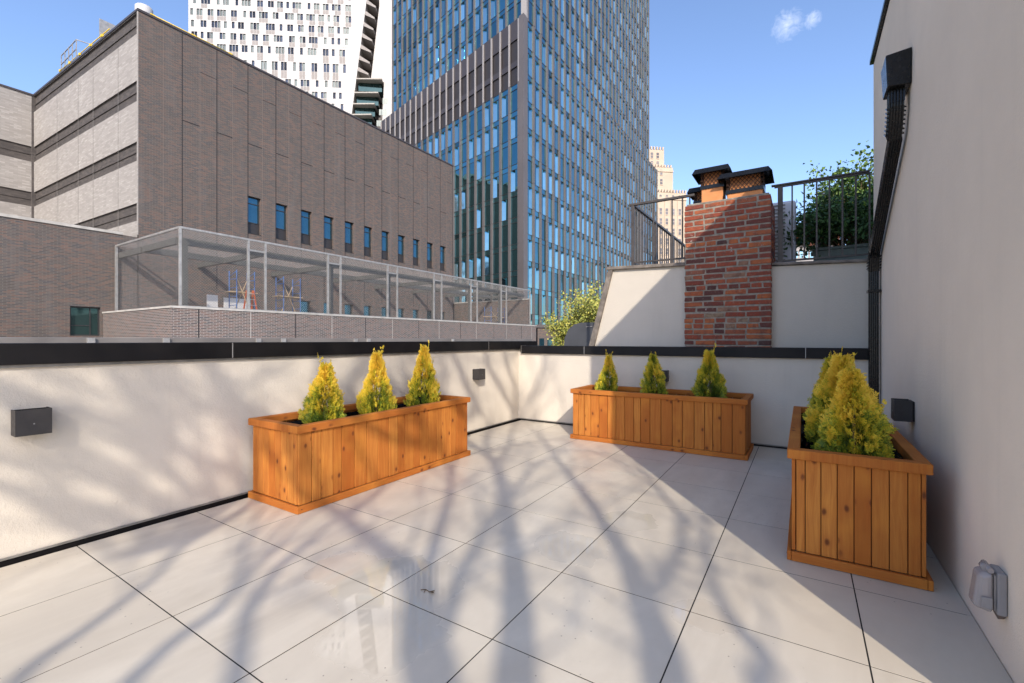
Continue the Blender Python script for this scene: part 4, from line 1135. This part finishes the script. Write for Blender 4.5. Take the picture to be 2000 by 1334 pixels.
MB().box(-9, 3.4, 0, .3, -13, 3.6).build('brick_wall', M['schoolbrick'], ew); MB().box(-9.05, 3.45, -.05, .35, 3.601, 3.7).build('coping', M['stonecap'], ew)

cg = empty('mesh_enclosure', (-22.45, 8.8, 2.585), 'long grey steel frame enclosure of wire mesh on the brick parapet', 'enclosure')
X0 = -22.45; Y0, Y1 = 8.8, 38.4; ZB, ZT = 2.6, 6.0
post_y = [Y0, Y1] + [11.64 + 4.35 * k for k in range(6)] + [12.46 + 4.35 * k for k in range(6)]
for y in post_y: off(MB().box(X0 - .05, X0 + .05, y - .045, y + .045, ZB, ZT - .06).build('post', M['steel'], cg), cg)
off(MB().box(SB + .05, SB + .15, Y0 - .05, Y0 + .05, ZB, ZT - .06).build('post', M['steel'], cg), cg)
for y in [9.2] + [16.6 + 4.35 * k for k in range(5)]:
    off(MB().box(-23.15, -22.95, y - .1, y + .1, 1.75, 5.36).build('column', M['dark_steel'], cg), cg)
off(MB().box(X0 - .04, X0 + .04, Y0, Y1, ZT - .059, ZT + .03).build('top_rail', M['steel'], cg), cg)
off(MB().box(SB + .05, X0 - .041, Y0 - .04, Y0 + .04, ZT - .059, ZT + .03).build('top_rail', M['steel'], cg), cg)
off(MB().box(X0 - .03, X0 + .03, Y0, Y1, ZB, ZB + .05).build('bottom_rail', M['steel'], cg), cg)
for y in [11.64 + 4.35 * k for k in range(6)]:
    off(MB().box(X0 - .04, X0 + .04, y + .046, y + .774, 5.45, 5.53).build('gate_head', M['steel'], cg), cg)
off(MB().box(-23.12, -22.98, Y0 + .2, Y1 - .2, 5.361, 5.66).build('main_beam', M['dark_steel'], cg), cg)
off(MB().box(-26.8, -26.66, Y0 + .2, Y1 - .2, 5.361, 5.66).build('main_beam', M['dark_steel'], cg), cg)
for y in [8.95] + [12.6 + 4.35 * k for k in range(6)] + [38.0]:
    q = MB(); q.box(-26.659, -23.121, y - .07, y + .07, 5.37, 5.65); q.box(SB + .05, -26.801, y - .07, y + .07, 5.37, 5.65)
    off(q.build('cross_beam', M['dark_steel'], cg), cg)
def mesh_panel(P, U, V_, Lu, Lv, sp, r):
    """woven wire: two families of diagonal wires clipped to the panel"""
    m_ = MB(); P, U, V_ = Vector(P), Vector(U), Vector(V_)
    n = int((Lu + Lv) / sp)
    for k in range(n):
        c = k * sp
        for fam in (0, 1):
            u0, v0 = (c, 0) if c <= Lu else (Lu, c - Lu)
            u1, v1 = (0, c) if c <= Lv else (c - Lv, Lv)
            if abs(u0 - u1) < .02: continue
            if fam: v0, v1 = Lv - v0, Lv - v1
            m_.bar(P + U * u0 + V_ * v0, P + U * u1 + V_ * v1, r, r)
    return m_
SPW = .12
off(mesh_panel((X0 + .06, Y0, ZB), (0, 1, 0), (0, 0, 1), Y1 - Y0, ZT - ZB, SPW, .0036).build('front_mesh', M['wire'], cg), cg)
off(mesh_panel((SB + .1, Y0 - .06, ZB), (1, 0, 0), (0, 0, 1), X0 - SB - .1, ZT - ZB, SPW, .0032).build('end_mesh', M['wire'], cg), cg)
off(mesh_panel((SB + .1, Y1, ZB), (1, 0, 0), (0, 0, 1), X0 - SB - .1, ZT - ZB, SPW, .0032).build('end_mesh', M['wire'], cg), cg)
off(mesh_panel((SB + .1, Y0, ZT), (0, 1, 0), (1, 0, 0), Y1 - Y0, X0 - SB - .1, .24, .005).build('ceiling_mesh', M['wire'], cg), cg)

def scaffold(x, y, z, w_, h_, label):
    e = empty('scaffold_tower', (x, y, z), label, 'scaffold', 'blue scaffold towers inside the enclosure')
    for yy in (0, w_):
        f = MB()
        for xx in (0, .75): f.tube([(xx, yy, 0), (xx, yy, h_)], .028, 6)
        for k in range(int(h_ / .45)): f.tube([(0, yy, .3 + k * .45), (.75, yy, .3 + k * .45)], .018, 5)
        f.tube([(0, yy, h_ - .3), (.75, yy, h_ - .05)], .018, 5)
        f.build('frame', M['blue_paint'], e)
    b_ = MB(); b_.bar((0, 0, .3), (0, w_, h_ - .4), .03); b_.bar((.75, 0, h_ - .4), (.75, w_, .3), .03); b_.build('brace', M['plank'], e)
    MB().box(.05, .7, -.25, w_ + .2, h_ * .62, h_ * .62 + .05).build('plank', M['plank'], e)
    MB().box(.05, .7, -.35, w_ + .2, h_ * .14, h_ * .14 + .05).build('plank', M['plank'], e)
scaffold(-25.2, 12.1, 1.76, .9, 3.0, 'blue scaffold tower beside the orange ladder inside the mesh enclosure')
scaffold(-25.2, 14.6, 1.76, 1.0, 2.95, 'blue scaffold tower with planks, right of the orange ladder in the mesh enclosure')
scaffold(-25.0, 34.4, 1.76, 2.2, 2.5, 'pale blue scaffold tower at the far end of the mesh enclosure')
la = empty('step_ladder', (-24.4, 12.75, 1.76), 'orange step ladder standing between two blue scaffold towers', 'ladder')
for s in (-1, 1):
    r_ = MB()
    for yy in (-.25, .25): r_.bar((s * .45, yy, 0), (s * .05, yy * .6, 2.0), .07, .03)
    r_.build('rails', M['orange_paint'], la)
st = MB()
for k in range(6): st.box(.45 - .065 * k - .08, .45 - .065 * k + .02, -.22 + .014 * k, .22 - .014 * k, .3 + k * .3, .33 + k * .3)
st.build('steps', M['steel'], la)
for (y, w_, hh, lab) in ((12.6, .55, 2.0, 'narrow white panel leaning at the brick wall inside the enclosure'), (13.5, 1.5, 1.9, 'wide white panel standing at the brick wall inside the enclosure')):
    e = empty('wall_panel', (-28.8, y, 1.76), lab, 'panel', 'white panels in the enclosure')
    MB().box(0, .12, 0, w_, 0.15, hh).build('board', M['white'], e, bevel=.01); MB().box(0, .12, .05, w_ - .05, 0, .149).build('base', M['dark_steel'], e)

# grey metal ledge on the roof next door, just above our coping
M['ledge'] = simple('weathered_ledge_metal', (.15, .138, .125), .6, 0, .2, 2)
ml = empty('metal_ledge', (-7.2, 0, 0), 'long grey metal ledge just beyond the left parapet coping', 'ledge')
MB().box(-.25, .15, -14, 12.2, .2, 1.196).build('ledge_panel', M['ledge'], ml, bevel=.01)
for y in (1.85, 2.6, 3.8, 4.2, 5.6, 5.9, 8.4): MB().box(.151, .18, y - .035, y + .035, 1.0, 1.19).build('bracket', M['steel'], ml)
nb = MB(); nb.box(-21.9, -3.9, -26, 12.3, -12, .2); tag(nb.build('neighbour_roof', M['roofpale']), kind='structure')  # out of sight below the coping, whitened as a bounce surface

# ------------------------------------------------------------------ glass office tower
gt = empty('glass_tower', (-36.2, 59.9, -12), 'tall blue glass office tower with grey vertical fins and a lower block in front', 'building')
def facade(P, u, nrm, nb_, bay, z0, z1, fh, finw, mats, seed, finmat, right=False, pale=.40):
    """P plan corner, u along, nrm outward; sawtooth glazing between projecting fins"""
    rd = random.Random(seed); P = Vector((P[0], P[1], 0)); u = Vector((*u, 0)); n = Vector((*nrm, 0))
    def q(a_, d_, z): return P + u * a_ + n * d_ + Vector((0, 0, z))
    W_ = []; fins = MB(); joints = MB(); sp_ = MB()
    for i in range(nb_ + 1):
        a_ = i * bay; hw_ = finw / 2
        fins.hexa([q(a_ - hw_, -.45, z0), q(a_ + hw_, -.45, z0), q(a_ + hw_, .10, z0), q(a_ - hw_, .10, z0), q(a_ - hw_, -.45, z1), q(a_ + hw_, -.45, z1), q(a_ + hw_, .10, z1), q(a_ - hw_, .10, z1)])
    nf = int(round((z1 - z0) / fh))
    for j in range(nf + 1):
        z = z1 - j * fh
        if z < z0: break
        joints.hexa([q(0, -.13, z - .045), q(nb_ * bay, -.13, z - .045), q(nb_ * bay, -.09, z - .045), q(0, -.09, z - .045), q(0, -.13, z + .03), q(nb_ * bay, -.13, z + .03), q(nb_ * bay, -.09, z + .03), q(0, -.09, z + .03)])
        for i in range(nb_ + 1):
            a_ = i * bay; h2 = finw / 2 + .004
            joints.hexa([q(a_ - h2, -.1, z - .02), q(a_ + h2, -.1, z - .02), q(a_ + h2, .104, z - .02), q(a_ - h2, .104, z - .02), q(a_ - h2, -.1, z + .02), q(a_ + h2, -.1, z + .02), q(a_ + h2, .104, z + .02), q(a_ - h2, .104, z + .02)])
    for i in range(nb_):
        a0, a1 = i * bay + finw / 2 + .01, (i + 1) * bay - finw / 2 - .01; w_ = a1 - a0
        for j in range(nf):
            zt_ = z1 - j * fh - .06; zb_ = max(z0, z1 - (j + 1) * fh + .04)
            m_ = MB(); zs = zt_ - .75
            flat = rd.random() < (.2 if nrm[0] > .9 else .45)
            m_.face([q(a0, -.14, zs + .03), q(a1, -.14, zs + .03), q(a1, -.14, zt_), q(a0, -.14, zt_)], 0)
            if flat:
                j1, j2, j3 = (rd.uniform(-.025, .025) for _ in range(3)); m_.face([q(a0, -.16 + j1, zb_), q(a1, -.16 + j2, zb_), q(a1, -.16 + j3, zs - .03), q(a0, -.16 + j1 - j2 + j3, zs - .03)], 0)
            elif right:
                am = a0 + w_ * .42
                j1, j2, j3 = (rd.uniform(-.02, .02) for _ in range(3)); m_.face([q(a0, -.15 + j1, zb_), q(am, -.15 + j2, zb_), q(am, -.15 + j3, zs - .03), q(a0, -.15 + j1 - j2 + j3, zs - .03)], 0)
                m_.face([q(am, -.50, zb_), q(a1, -.13, zb_), q(a1, -.13, zs - .30), q(am, -.50, zs - .55)], 1)
                m_.face([q(am, -.50, zs - .55), q(a1, -.13, zs - .30), q(a1, -.13, zs - .03), q(am, -.14, zs - .03)], 0)
                m_.face([q(am, -.50, zb_), q(am, -.14, zb_), q(am, -.14, zs - .03), q(am, -.50, zs - .55)], 0)
            else:
                am = a0 + w_ * pale
                m_.face([q(a0, -.12, zb_), q(am, -.44, zb_), q(am, -.44, zs - .25), q(a0, -.12, zs - .03)], 1)
                m_.face([q(am, -.44, zb_), q(a1, -.13, zb_), q(a1, -.13, zs - .03), q(am, -.44, zs - .25)], 0)
                m_.face([q(a0, -.12, zs - .03), q(am, -.44, zs - .25), q(a1, -.13, zs - .03)], 0)
            m_.face([q(a0, -.1, zs - .03), q(a1, -.1, zs - .03), q(a1, -.1, zs + .03), q(a0, -.1, zs + .03)], 2)
            W_.append(m_)
    off(fins.build('fins', finmat, gt), gt); off(joints.build('floor_joints', M['frame_dark'], gt), gt)
    return W_
U1 = (-.9667, .2558); N1 = (-.2558, -.9667); U2 = (0, 1); N2 = (1, 0)
PC = (-36.2, 59.9)
zt0 = 41.2
mats_g = [M['tower_glass'], M['tower_glass_pale'], M['brown']]
WA = facade((PC[0] + U1[0] * 1.0, PC[1] + U1[1] * 1.0), U1, N1, 21, 2.18, -12, zt0, 4.17, .42, mats_g, 1, M['fin'], True)
WB_ = facade((PC[0], PC[1] + .95), U2, N2, 33, 2.27, -12, 51.1, 4.17, .46, mats_g, 2, M['fin'], True)
TC = (-37.3, 62.6)
WC = facade((TC[0] + U1[0] * .4, TC[1] + U1[1] * .4), U1, N1, 20, 2.18, 49, 132, 4.17, .36, mats_g, 3, M['fin'], True)
WD = facade((TC[0], TC[1] + .5), U2, N2, 30, 2.27, 49, 132, 4.17, .40, mats_g, 4, M['fin'], True)
class _o: pass
ws_all = WA + WB_ + WC + WD
for m_ in ws_all: m_.v = [(v[0] - gt.location.x, v[1] - gt.location.y, v[2] - gt.location.z) for v in m_.v]
def shifted_many(mbs, name, mats, par):
    loc = par.location
    def area(mb):
        q = [pix((v[0] + loc.x, v[1] + loc.y, v[2] + loc.z)) for v in mb.v]
        if any(k is None for k in q): return 0
        x0, x1 = max(0, min(k[0] for k in q)), min(2000, max(k[0] for k in q)); y0, y1 = max(0, min(k[1] for k in q)), min(660, max(k[1] for k in q))
        if x1 <= x0 or y1 <= y0: return 0
        if q[0][1] > 660 or (q[0][0] < 885 and q[0][1] > 160 + (q[0][0] - 700) * .9): return 0
        return (x1 - x0) * (y1 - y0)
    mbs = sorted(mbs, key=area, reverse=True)
    for mb in mbs[:100]: mb.build(name, mats, par)
    r = MB()
    for mb in mbs[100:]:
        k = len(r.v); r.v += mb.v; r.f += [tuple(i + k for i in f) for f in mb.f]; r.m += mb.m; r.sm += mb.sm
    if r.v: tag(r.build(name, mats, par), kind='stuff')
shifted_many(ws_all, 'window', mats_g, gt)
# core bodies, corner posts, brown plant storeys of the left face
cb = MB()
def quadbox(mb, P, L1, L2, z0, z1, inset=.5, m=0):
    A = Vector((P[0], P[1], 0)) + Vector((*U1, 0)) * inset * .6 - Vector((*N1, 0)) * inset + Vector((0, 0, 0)) - Vector((*N2, 0)) * inset * .0
    u1, u2 = Vector((*U1, 0)), Vector((*U2, 0))
    A = Vector((P[0] - inset, P[1] + inset, 0))
    Q = [A, A + u2 * L2, A + u2 * L2 + u1 * L1, A + u1 * L1]
    mb.hexa([(v.x, v.y, z0) for v in Q] + [(v.x, v.y, z1) for v in Q], m)
quadbox(cb, PC, 46, 75, -12, 50.9, .55); quadbox(cb, TC, 43.5, 68, 50.95, 133, .55)
off(cb.build('core', M['brown'], gt), gt)
u1 = Vector((*U1, 0)); n1 = Vector((*N1, 0)); pc = Vector((*PC, 0))
bp = MB(); bd = MB(); bf = MB()
def lf(a_, d_, z): 
    v = pc + u1 * a_ + n1 * d_; return (v.x, v.y, z)
def slab(mb, a0, a1, d0, d1, z0, z1): mb.hexa([lf(a0, d0, z0), lf(a0, d1, z0), lf(a1, d1, z0), lf(a1, d0, z0), lf(a0, d0, z1), lf(a0, d1, z1), lf(a1, d1, z1), lf(a1, d0, z1)])
slab(bp, .4, 46.8, -.6, -.05, 48.1, 51.2); slab(bp, .4, 46.8, -.6, -.05, 43.9, 44.8)
slab(bd, .4, 46.8, -.6, -.22, 44.801, 48.099); slab(bd, .4, 46.8, -.6, -.22, 41.25, 43.899)
for i in range(22): slab(bf, 1.0 + i * 2.18 - .16, 1.0 + i * 2.18 + .16, -.04, .10, 41.2, 51.0)
off(bp.build('spandrel_band', M['brown2'], gt), gt); off(bd.build('louvre_band', M['brown'], gt), gt); off(bf.build('fins', M['fin_light'], gt), gt)
cpst = MB(); cpst.hexa([(PC[0] - .85, PC[1] + .1, -12), (PC[0] + .12, PC[1] - .12, -12), (PC[0] + .12, PC[1] + .75, -12), (PC[0] - .6, PC[1] + .75, -12), (PC[0] - .85, PC[1] + .1, 51.25), (PC[0] + .12, PC[1] - .12, 51.25), (PC[0] + .12, PC[1] + .75, 51.25), (PC[0] - .6, PC[1] + .75, 51.25)])
off(cpst.build('corner_post', M['fin'], gt), gt)
cpst = MB(); cpst.box(TC[0] - .9, TC[0] + .10, TC[1] - .1, TC[1] + .35, 51, 133)
off(cpst.build('corner_post', M['fin_light'], gt), gt)

# ------------------------------------------------------------------ white apartment tower
D0 = 150.0
th4 = math.radians(4.25)
s0 = D0 / F
R0 = (368 - 1000) * s0
fw_ = Vector((-ST, CT, 0)); rt_ = Vector((CT, ST, 0))
WO = fw_ * D0 + rt_ * R0                           # bottom-left anchor in plan
wu = (rt_ * math.cos(th4) + fw_ * math.sin(th4)).normalized(); wn_ = -(fw_ * math.cos(th4) - rt_ * math.sin(th4))
def wt(x):
    q_ = (x - 1000) / F; return (q_ * D0 - R0) / (math.cos(th4) - q_ * math.sin(th4))
def wz(x, y):
    z = D0 + wt(x) * math.sin(th4); return H + (664 - y) * z / F
def wp(a_, d_, z):
    v = WO + wu * a_ + wn_ * d_; return (v.x, v.y, z)
wtw = empty('apartment_tower', tuple(WO + Vector((0, 0, -12))), 'tall white apartment tower with scattered small windows and a slanting balcony notch', 'building')
def woff(o): o.location = -wtw.location; return o
# slanted right edge of the main slab: a(z)
za, zb2 = wz(716, 0), wz(686, 230); aa, ab = wt(716), wt(686)
def edge(z): return ab + (aa - ab) * (z - zb2) / (za - zb2)
HT = 200
body = MB()
def poly_slab(mb, pts, d0, d1, m=0):
    F_ = [wp(a_, d1, z) for a_, z in pts]; B_ = [wp(a_, d0, z) for a_, z in pts]
    mb.face(F_, m); mb.face(B_[::-1], m)
    for k in range(len(pts)):
        k2 = (k + 1) % len(pts); mb.face([F_[k2], F_[k], B_[k], B_[k2]], m)
# window grid on the main slab
mod = 5.73 * (D0 + wt(660) * math.sin(th4)) / F
fh_ = 22.2 * (D0 + wt(660) * math.sin(th4)) / F
# storey heights measured at x=660 in the picture: (top y, bottom y, vent height below)
rows = [(-80, -67), (-57, -44.5), (-35, -22.3), (-13, -.5), (8.9, 21), (30.6, 43), (52.7, 65.5), (74.7, 87), (96.8, 110), (125.4, 142, 1), (158.5, 171.3), (181, 193), (203, 216), (225, 238), (247, 260), (269, 282)]
rd = random.Random(9); WW = []; vents = MB(); pj = MB()
for ri, r in enumerate(rows):
    zt_, zb_ = wz(660, r[0]), wz(660, r[1]); a_ = rd.uniform(.3, 1.5) * mod
    lim = edge(zb_) - 2.2 * mod
    while a_ < lim:
        n = rd.choice((1, 1, 2, 2, 2, 3))
        if a_ + n * mod > lim: break
        for k in range(n):
            m_ = MB(); x0, x1 = a_ + k * mod + .06, a_ + (k + 1) * mod - .06
            g_ = 1 if rd.random() < .42 else 0
            m_.face([wp(x0, -.28, zb_), wp(x1, -.28, zb_), wp(x1, -.28, zt_), wp(x0, -.28, zt_)], g_)
            for (q0, q1) in (((x0, zb_), (x0, zt_)), ((x0, zt_), (x1, zt_)), ((x1, zt_), (x1, zb_)), ((x1, zb_), (x0, zb_))):
                m_.face([wp(q0[0], -.28, q0[1]), wp(q1[0], -.28, q1[1]), wp(q1[0], .03, q1[1]), wp(q0[0], .03, q0[1])], 2)
            m_.rect = (x0, x1, zb_, zt_)
            WW.append(m_)
        if n > 1 and rd.random() < .62 and ri + 1 < len(rows):
            zn = wz(660, rows[ri + 1][0]) + .25; k = rd.choice((2, 2, n)); sh = rd.choice((0, n - k))
            for kk in range(k):
                x0, x1 = a_ + (sh + kk) * mod + .05, a_ + (sh + kk + 1) * mod - .05
                vents.hexa([wp(x0, 0.001, zn), wp(x1, 0.001, zn), wp(x1, .03, zn), wp(x0, .03, zn), wp(x0, .001, zb_ - .12), wp(x1, .001, zb_ - .12), wp(x1, .03, zb_ - .12), wp(x0, .03, zb_ - .12)])
        a_ += n * mod + rd.choice((1, 1, 1.5, 2)) * mod
# facade with openings, built row by row
for ri in range(-1, len(rows)):
    z_hi = HT if ri == -1 else wz(660, rows[ri][0])
    z_lo = wz(660, rows[ri + 1][0]) if ri == -1 else wz(660, rows[ri][1])
    if ri >= 0:
        rs = sorted([w_.rect for w_ in WW if abs(w_.rect[3] - z_hi) < .01]); a_ = 0
        for r in rs:
            if r[0] > a_ + .001: body.face([wp(a_, 0, z_lo), wp(r[0], 0, z_lo), wp(r[0], 0, z_hi), wp(a_, 0, z_hi)])
            a_ = r[1]
        body.face([wp(a_, 0, z_lo), wp(edge(z_lo), 0, z_lo), wp(edge(z_hi), 0, z_hi), wp(a_, 0, z_hi)])
        z_nx = wz(660, rows[ri + 1][0]) if ri + 1 < len(rows) else -12
        body.face([wp(0, 0, z_nx), wp(edge(z_nx), 0, z_nx), wp(edge(z_lo), 0, z_lo), wp(0, 0, z_lo)])
        zj = (z_lo + z_nx) / 2 if ri + 1 < len(rows) else z_lo - 1
        pj.hexa([wp(.1, .001, zj - .03), wp(edge(zj) - .1, .001, zj - .03), wp(edge(zj) - .1, .012, zj - .03), wp(.1, .012, zj - .03), wp(.1, .001, zj + .03), wp(edge(zj) - .1, .001, zj + .03), wp(edge(zj) - .1, .012, zj + .03), wp(.1, .012, zj + .03)])
    else: body.face([wp(0, 0, z_lo), wp(edge(z_lo), 0, z_lo), wp(edge(z_hi), 0, z_hi), wp(0, 0, z_hi)])
poly_slab(body, [(0, -12), (edge(-12), -12), (edge(HT), HT), (0, HT)], -14, -.32)
body.face([wp(0, 0, -12), wp(0, 0, HT), wp(0, -.32, HT), wp(0, -.32, -12)])
body.face([wp(edge(-12), 0, -12), wp(edge(HT), 0, HT), wp(edge(HT), -.32, HT), wp(edge(-12), -.32, -12)])
woff(body.build('facade', M['white'], wtw))
tag(woff(vents.build('louvres', M['white2'], wtw)), kind='stuff'); woff(pj.build('panel_joints', M['white2'], wtw))
for m_ in WW: m_.v = [(v[0] - wtw.location.x, v[1] - wtw.location.y, v[2] - wtw.location.z) for v in m_.v]
shifted_many(WW, 'window', [M['white_tower_glass'], M['white_tower_glass_pale'], M['white']], wtw)
# right-hand slab set back, with the balcony notch between
zr = lambda y: wz(735, y)
sl = MB()
poly_slab(sl, [(wt(720), zr(150)), (wt(820), zr(150)), (wt(820), HT), (wt(742), HT), (wt(737), zr(0))], -20, -3.0)
poly_slab(sl, [(wt(722), -12), (wt(820), -12), (wt(820), zr(150) - .01), (wt(749), zr(150) - .01)], -20, -1.2)
woff(sl.build('side_slab', M['white'], wtw))
wb = MB(); poly_slab(wb, [(wt(684), -12), (wt(724), -12), (wt(745), zr(150)), (wt(738), HT), (wt(716), HT), (edge(wz(700, 160)) + .3, zr(150))], -16, -5.5)
woff(wb.build('recess_wall', M['brown2'], wtw))
for k in range(-3, 6):                                # upper slanting balcony fins
    y = 22 * k + 20; z = zr(y); a0 = edge(z) - .1; a1 = wt(733 - .11 * y)
    q = MB(); q.hexa([wp(a0, -5.4, z - 1.7), wp(a1, -5.4, z - 2.6), wp(a1, -.6, z - 2.6), wp(a0, -.05, z - 1.7), wp(a0, -5.4, z - .2), wp(a1, -5.4, z - 2.0), wp(a1, -.6, z - 2.0), wp(a0, -.05, z - .2)])
    woff(q.build('balcony', M['white2'], wtw))
for k, (y, xr) in enumerate(((155, 747), (182, 740), (204, 733), (225, 727), (246, 722))):   # lower balconies
    z = wz(715, y); a0 = edge(z) + .02; a1 = wt(xr)
    q = MB(); q.hexa([wp(a0, -5.4, z - .4), wp(a1, -5.4, z - .4), wp(a1, 1.2, z - .4), wp(a0, .6, z - .4), wp(a0, -5.4, z), wp(a1, -5.4, z), wp(a1, 1.2, z), wp(a0, .6, z)])
    o = woff(q.build('balcony', M['stonecap'], wtw))
    q = MB(); q.hexa([wp(a0 + .3, -5.3, z - 3.2), wp(a1 - .5, -5.3, z - 3.2), wp(a1 - .5, -1.6, z - 3.2), wp(a0 + .3, -1.6, z - 3.2), wp(a0 + .3, -5.3, z - .42), wp(a1 - .5, -5.3, z - .42), wp(a1 - .5, -1.6, z - .42), wp(a0 + .3, -1.6, z - .42)])
    q.build('balcony_glazing', M['glass_green'], o)
SW = []
for (y, xs) in ((188, (746, 751)), (210, (739, 744, 749)), (232, (734, 739, 743)), (254, (730, 735, 739))):
    for x in xs:
        q = MB(); z = wz(740, y); a_ = wt(x); q.hexa([wp(a_, -1.3, z - 2), wp(a_ + .75, -1.3, z - 2), wp(a_ + .75, -1.17, z - 2), wp(a_, -1.17, z - 2), wp(a_, -1.3, z), wp(a_ + .75, -1.3, z), wp(a_ + .75, -1.17, z), wp(a_, -1.17, z)])
        woff(q.build('side_window', M['white_tower_glass_pale'], wtw))

# ------------------------------------------------------------------ cream masonry tower and low far buildings
CDs = 260.0; cs = CDs / F
ct = empty('masonry_tower', tuple(fw_ * CDs + rt_ * (300 * cs) + Vector((0, 0, -12))), 'cream stepped masonry tower with paired windows right of the glass tower', 'building')
ct.rotation_euler = (0, 0, TH + math.radians(8))
def cpx(x): return (x - 1300) * cs
def cz(y): return H + (664 - y) * cs + 12
tb = MB()
tb.box(cpx(1215), cpx(1343), 0, 30, 0, cz(376)); tb.box(cpx(1215), cpx(1318), 1.5, 26, cz(376) + .01, cz(325)); tb.box(cpx(1215), cpx(1302), 3, 22, cz(325) + .01, cz(289))
tb.build('masonry_body', M['cream_stone'], ct)
class _C:
    def box(s, *a): MB().box(*a).build('battlement', M['cream_stone'], ct)
cr = _C()
for x in range(1274, 1343, 6): cr.box(cpx(x), cpx(x + 3), -.2, .8, cz(376) + .02, cz(370))
for x in range(1270, 1318, 6): cr.box(cpx(x), cpx(x + 3), 1.3, 2.3, cz(325) + .02, cz(320))
for x in range(1262, 1303, 6): cr.box(cpx(x), cpx(x + 3), 2.8, 3.8, cz(289) + .02, cz(283))
MB().box(cpx(1215), cpx(1343.6), -.5, -.001, cz(390), cz(386)).build('cornice', M['cream_stone'], ct); MB().box(cpx(1215), cpx(1318.6), 1.1, 1.499, cz(334), cz(331)).build('cornice', M['cream_stone'], ct)
pass
pl2 = MB()
for x in (1284, 1297, 1310, 1324, 1338): pl2.box(cpx(x), cpx(x + 1.6), -.35, -.002, 0, cz(391))
pl2.build('pilasters', M['cream_stone'], ct)
M['cream_glass'] = simple('old_tower_glass', (.16, .15, .15), .3, .2, .4, .1)
def cwin(x, y0, y1, yy, arch=False):
    q = MB(); x0, x1 = cpx(x), cpx(x + 5.2)
    if arch:
        P_ = [(x0, cz(y1)), (x1, cz(y1)), (x1, cz(y0 + 3))] + [((x0 + x1) / 2 + (x1 - x0) / 2 * math.cos(t * PI / 6), cz(y0 + 3) + (x1 - x0) / 2 * math.sin(t * PI / 6)) for t in range(1, 6)] + [(x0, cz(y0 + 3))]
        q.face([(a_, yy - .04, b_) for a_, b_ in P_])
    else: q.box(x0, x1, yy - .05, yy - .003, cz(y1), cz(y0))
    o = q.build('window', M['cream_glass'], ct)
    q = MB(); q.box(x0, x1, yy - .09, yy - .055, (cz(y0) + cz(y1)) / 2 - .12, (cz(y0) + cz(y1)) / 2 + .12); q.box(x0 - .1, x1 + .1, yy - .25, yy - .003, cz(y1) - .4, cz(y1) - .01); q.build('sill', M['cream_stone'], o)
for x in (1274, 1286): cwin(x, 295, 306, 3); cwin(x, 312, 318, 3)
for x in (1281, 1291): cwin(x, 330, 340, 1.5); cwin(x, 348, 359, 1.5)
for x in (1287, 1300, 1313, 1326): cwin(x, 380, 388, 0, True)
for r in range(6):
    for x in (1276, 1287.5, 1300, 1313.5, 1327): cwin(x, 407 + r * 19.5, 419 + r * 19.5, 0)

def far_block(name, x0, x1, y0, z, depth, mat, label, rows_=3, cols_=5, gm=None):
    s = z / F; e = empty(name, tuple(fw_ * z + rt_ * ((x0 + x1) / 2 - 1000) * s + Vector((0, 0, -12))), label, 'building'); e.rotation_euler = (0, 0, TH)
    hw_ = (x1 - x0) / 2 * s; zt_ = H + (664 - y0) * s + 12
    MB().box(-hw_, hw_, 0, depth, 0, zt_).build('wall', mat, e)
    MB().box(-hw_ - .2, hw_ + .2, -.2, depth + .2, zt_ + .001, zt_ + .4).build('roof', M['brown2'], e)
    for r in range(rows_):
        for c in range(cols_):
            X = -hw_ + (c + .5) * 2 * hw_ / cols_; Z = zt_ - 1.4 - r * 3.4
            MB().box(X - hw_ / cols_ * .6, X + hw_ / cols_ * .6, -.06, -.003, Z - 2, Z).build('window', gm or M['glass_dark'], e)
far_block('rear_building', -4000, -3990, -4000, 100, 10, M['schoolbrick'], 'x') if False else None
rb_ = empty('rear_building', (-95, 32, -12), 'tall brick building behind the banded one, seen mirrored in the glass tower', 'building')
MB().box(0, 26, 0, 44, 0, 49).build('wall', M['schoolbrick'], rb_); MB().box(-.2, 26.2, -.2, 44.2, 49.001, 49.5).build('roof', M['stonecap'], rb_)
far_block('red_building', 1540, 1640, 459, 180, 14, M['redbrick_far'], 'distant red brick building seen between the right railing bars', 2, 9)
far_block('glass_block', 1500, 1660, 482, 140, 14, M['fin_light'], 'distant pale green glazed block below the red building', 5, 16, M['tower_glass_pale'])
far_block('street_block', 1050, 1130, 640, 60, 10, M['schoolbrick'], 'low dark brick block at street level before the glass tower', 2, 5)
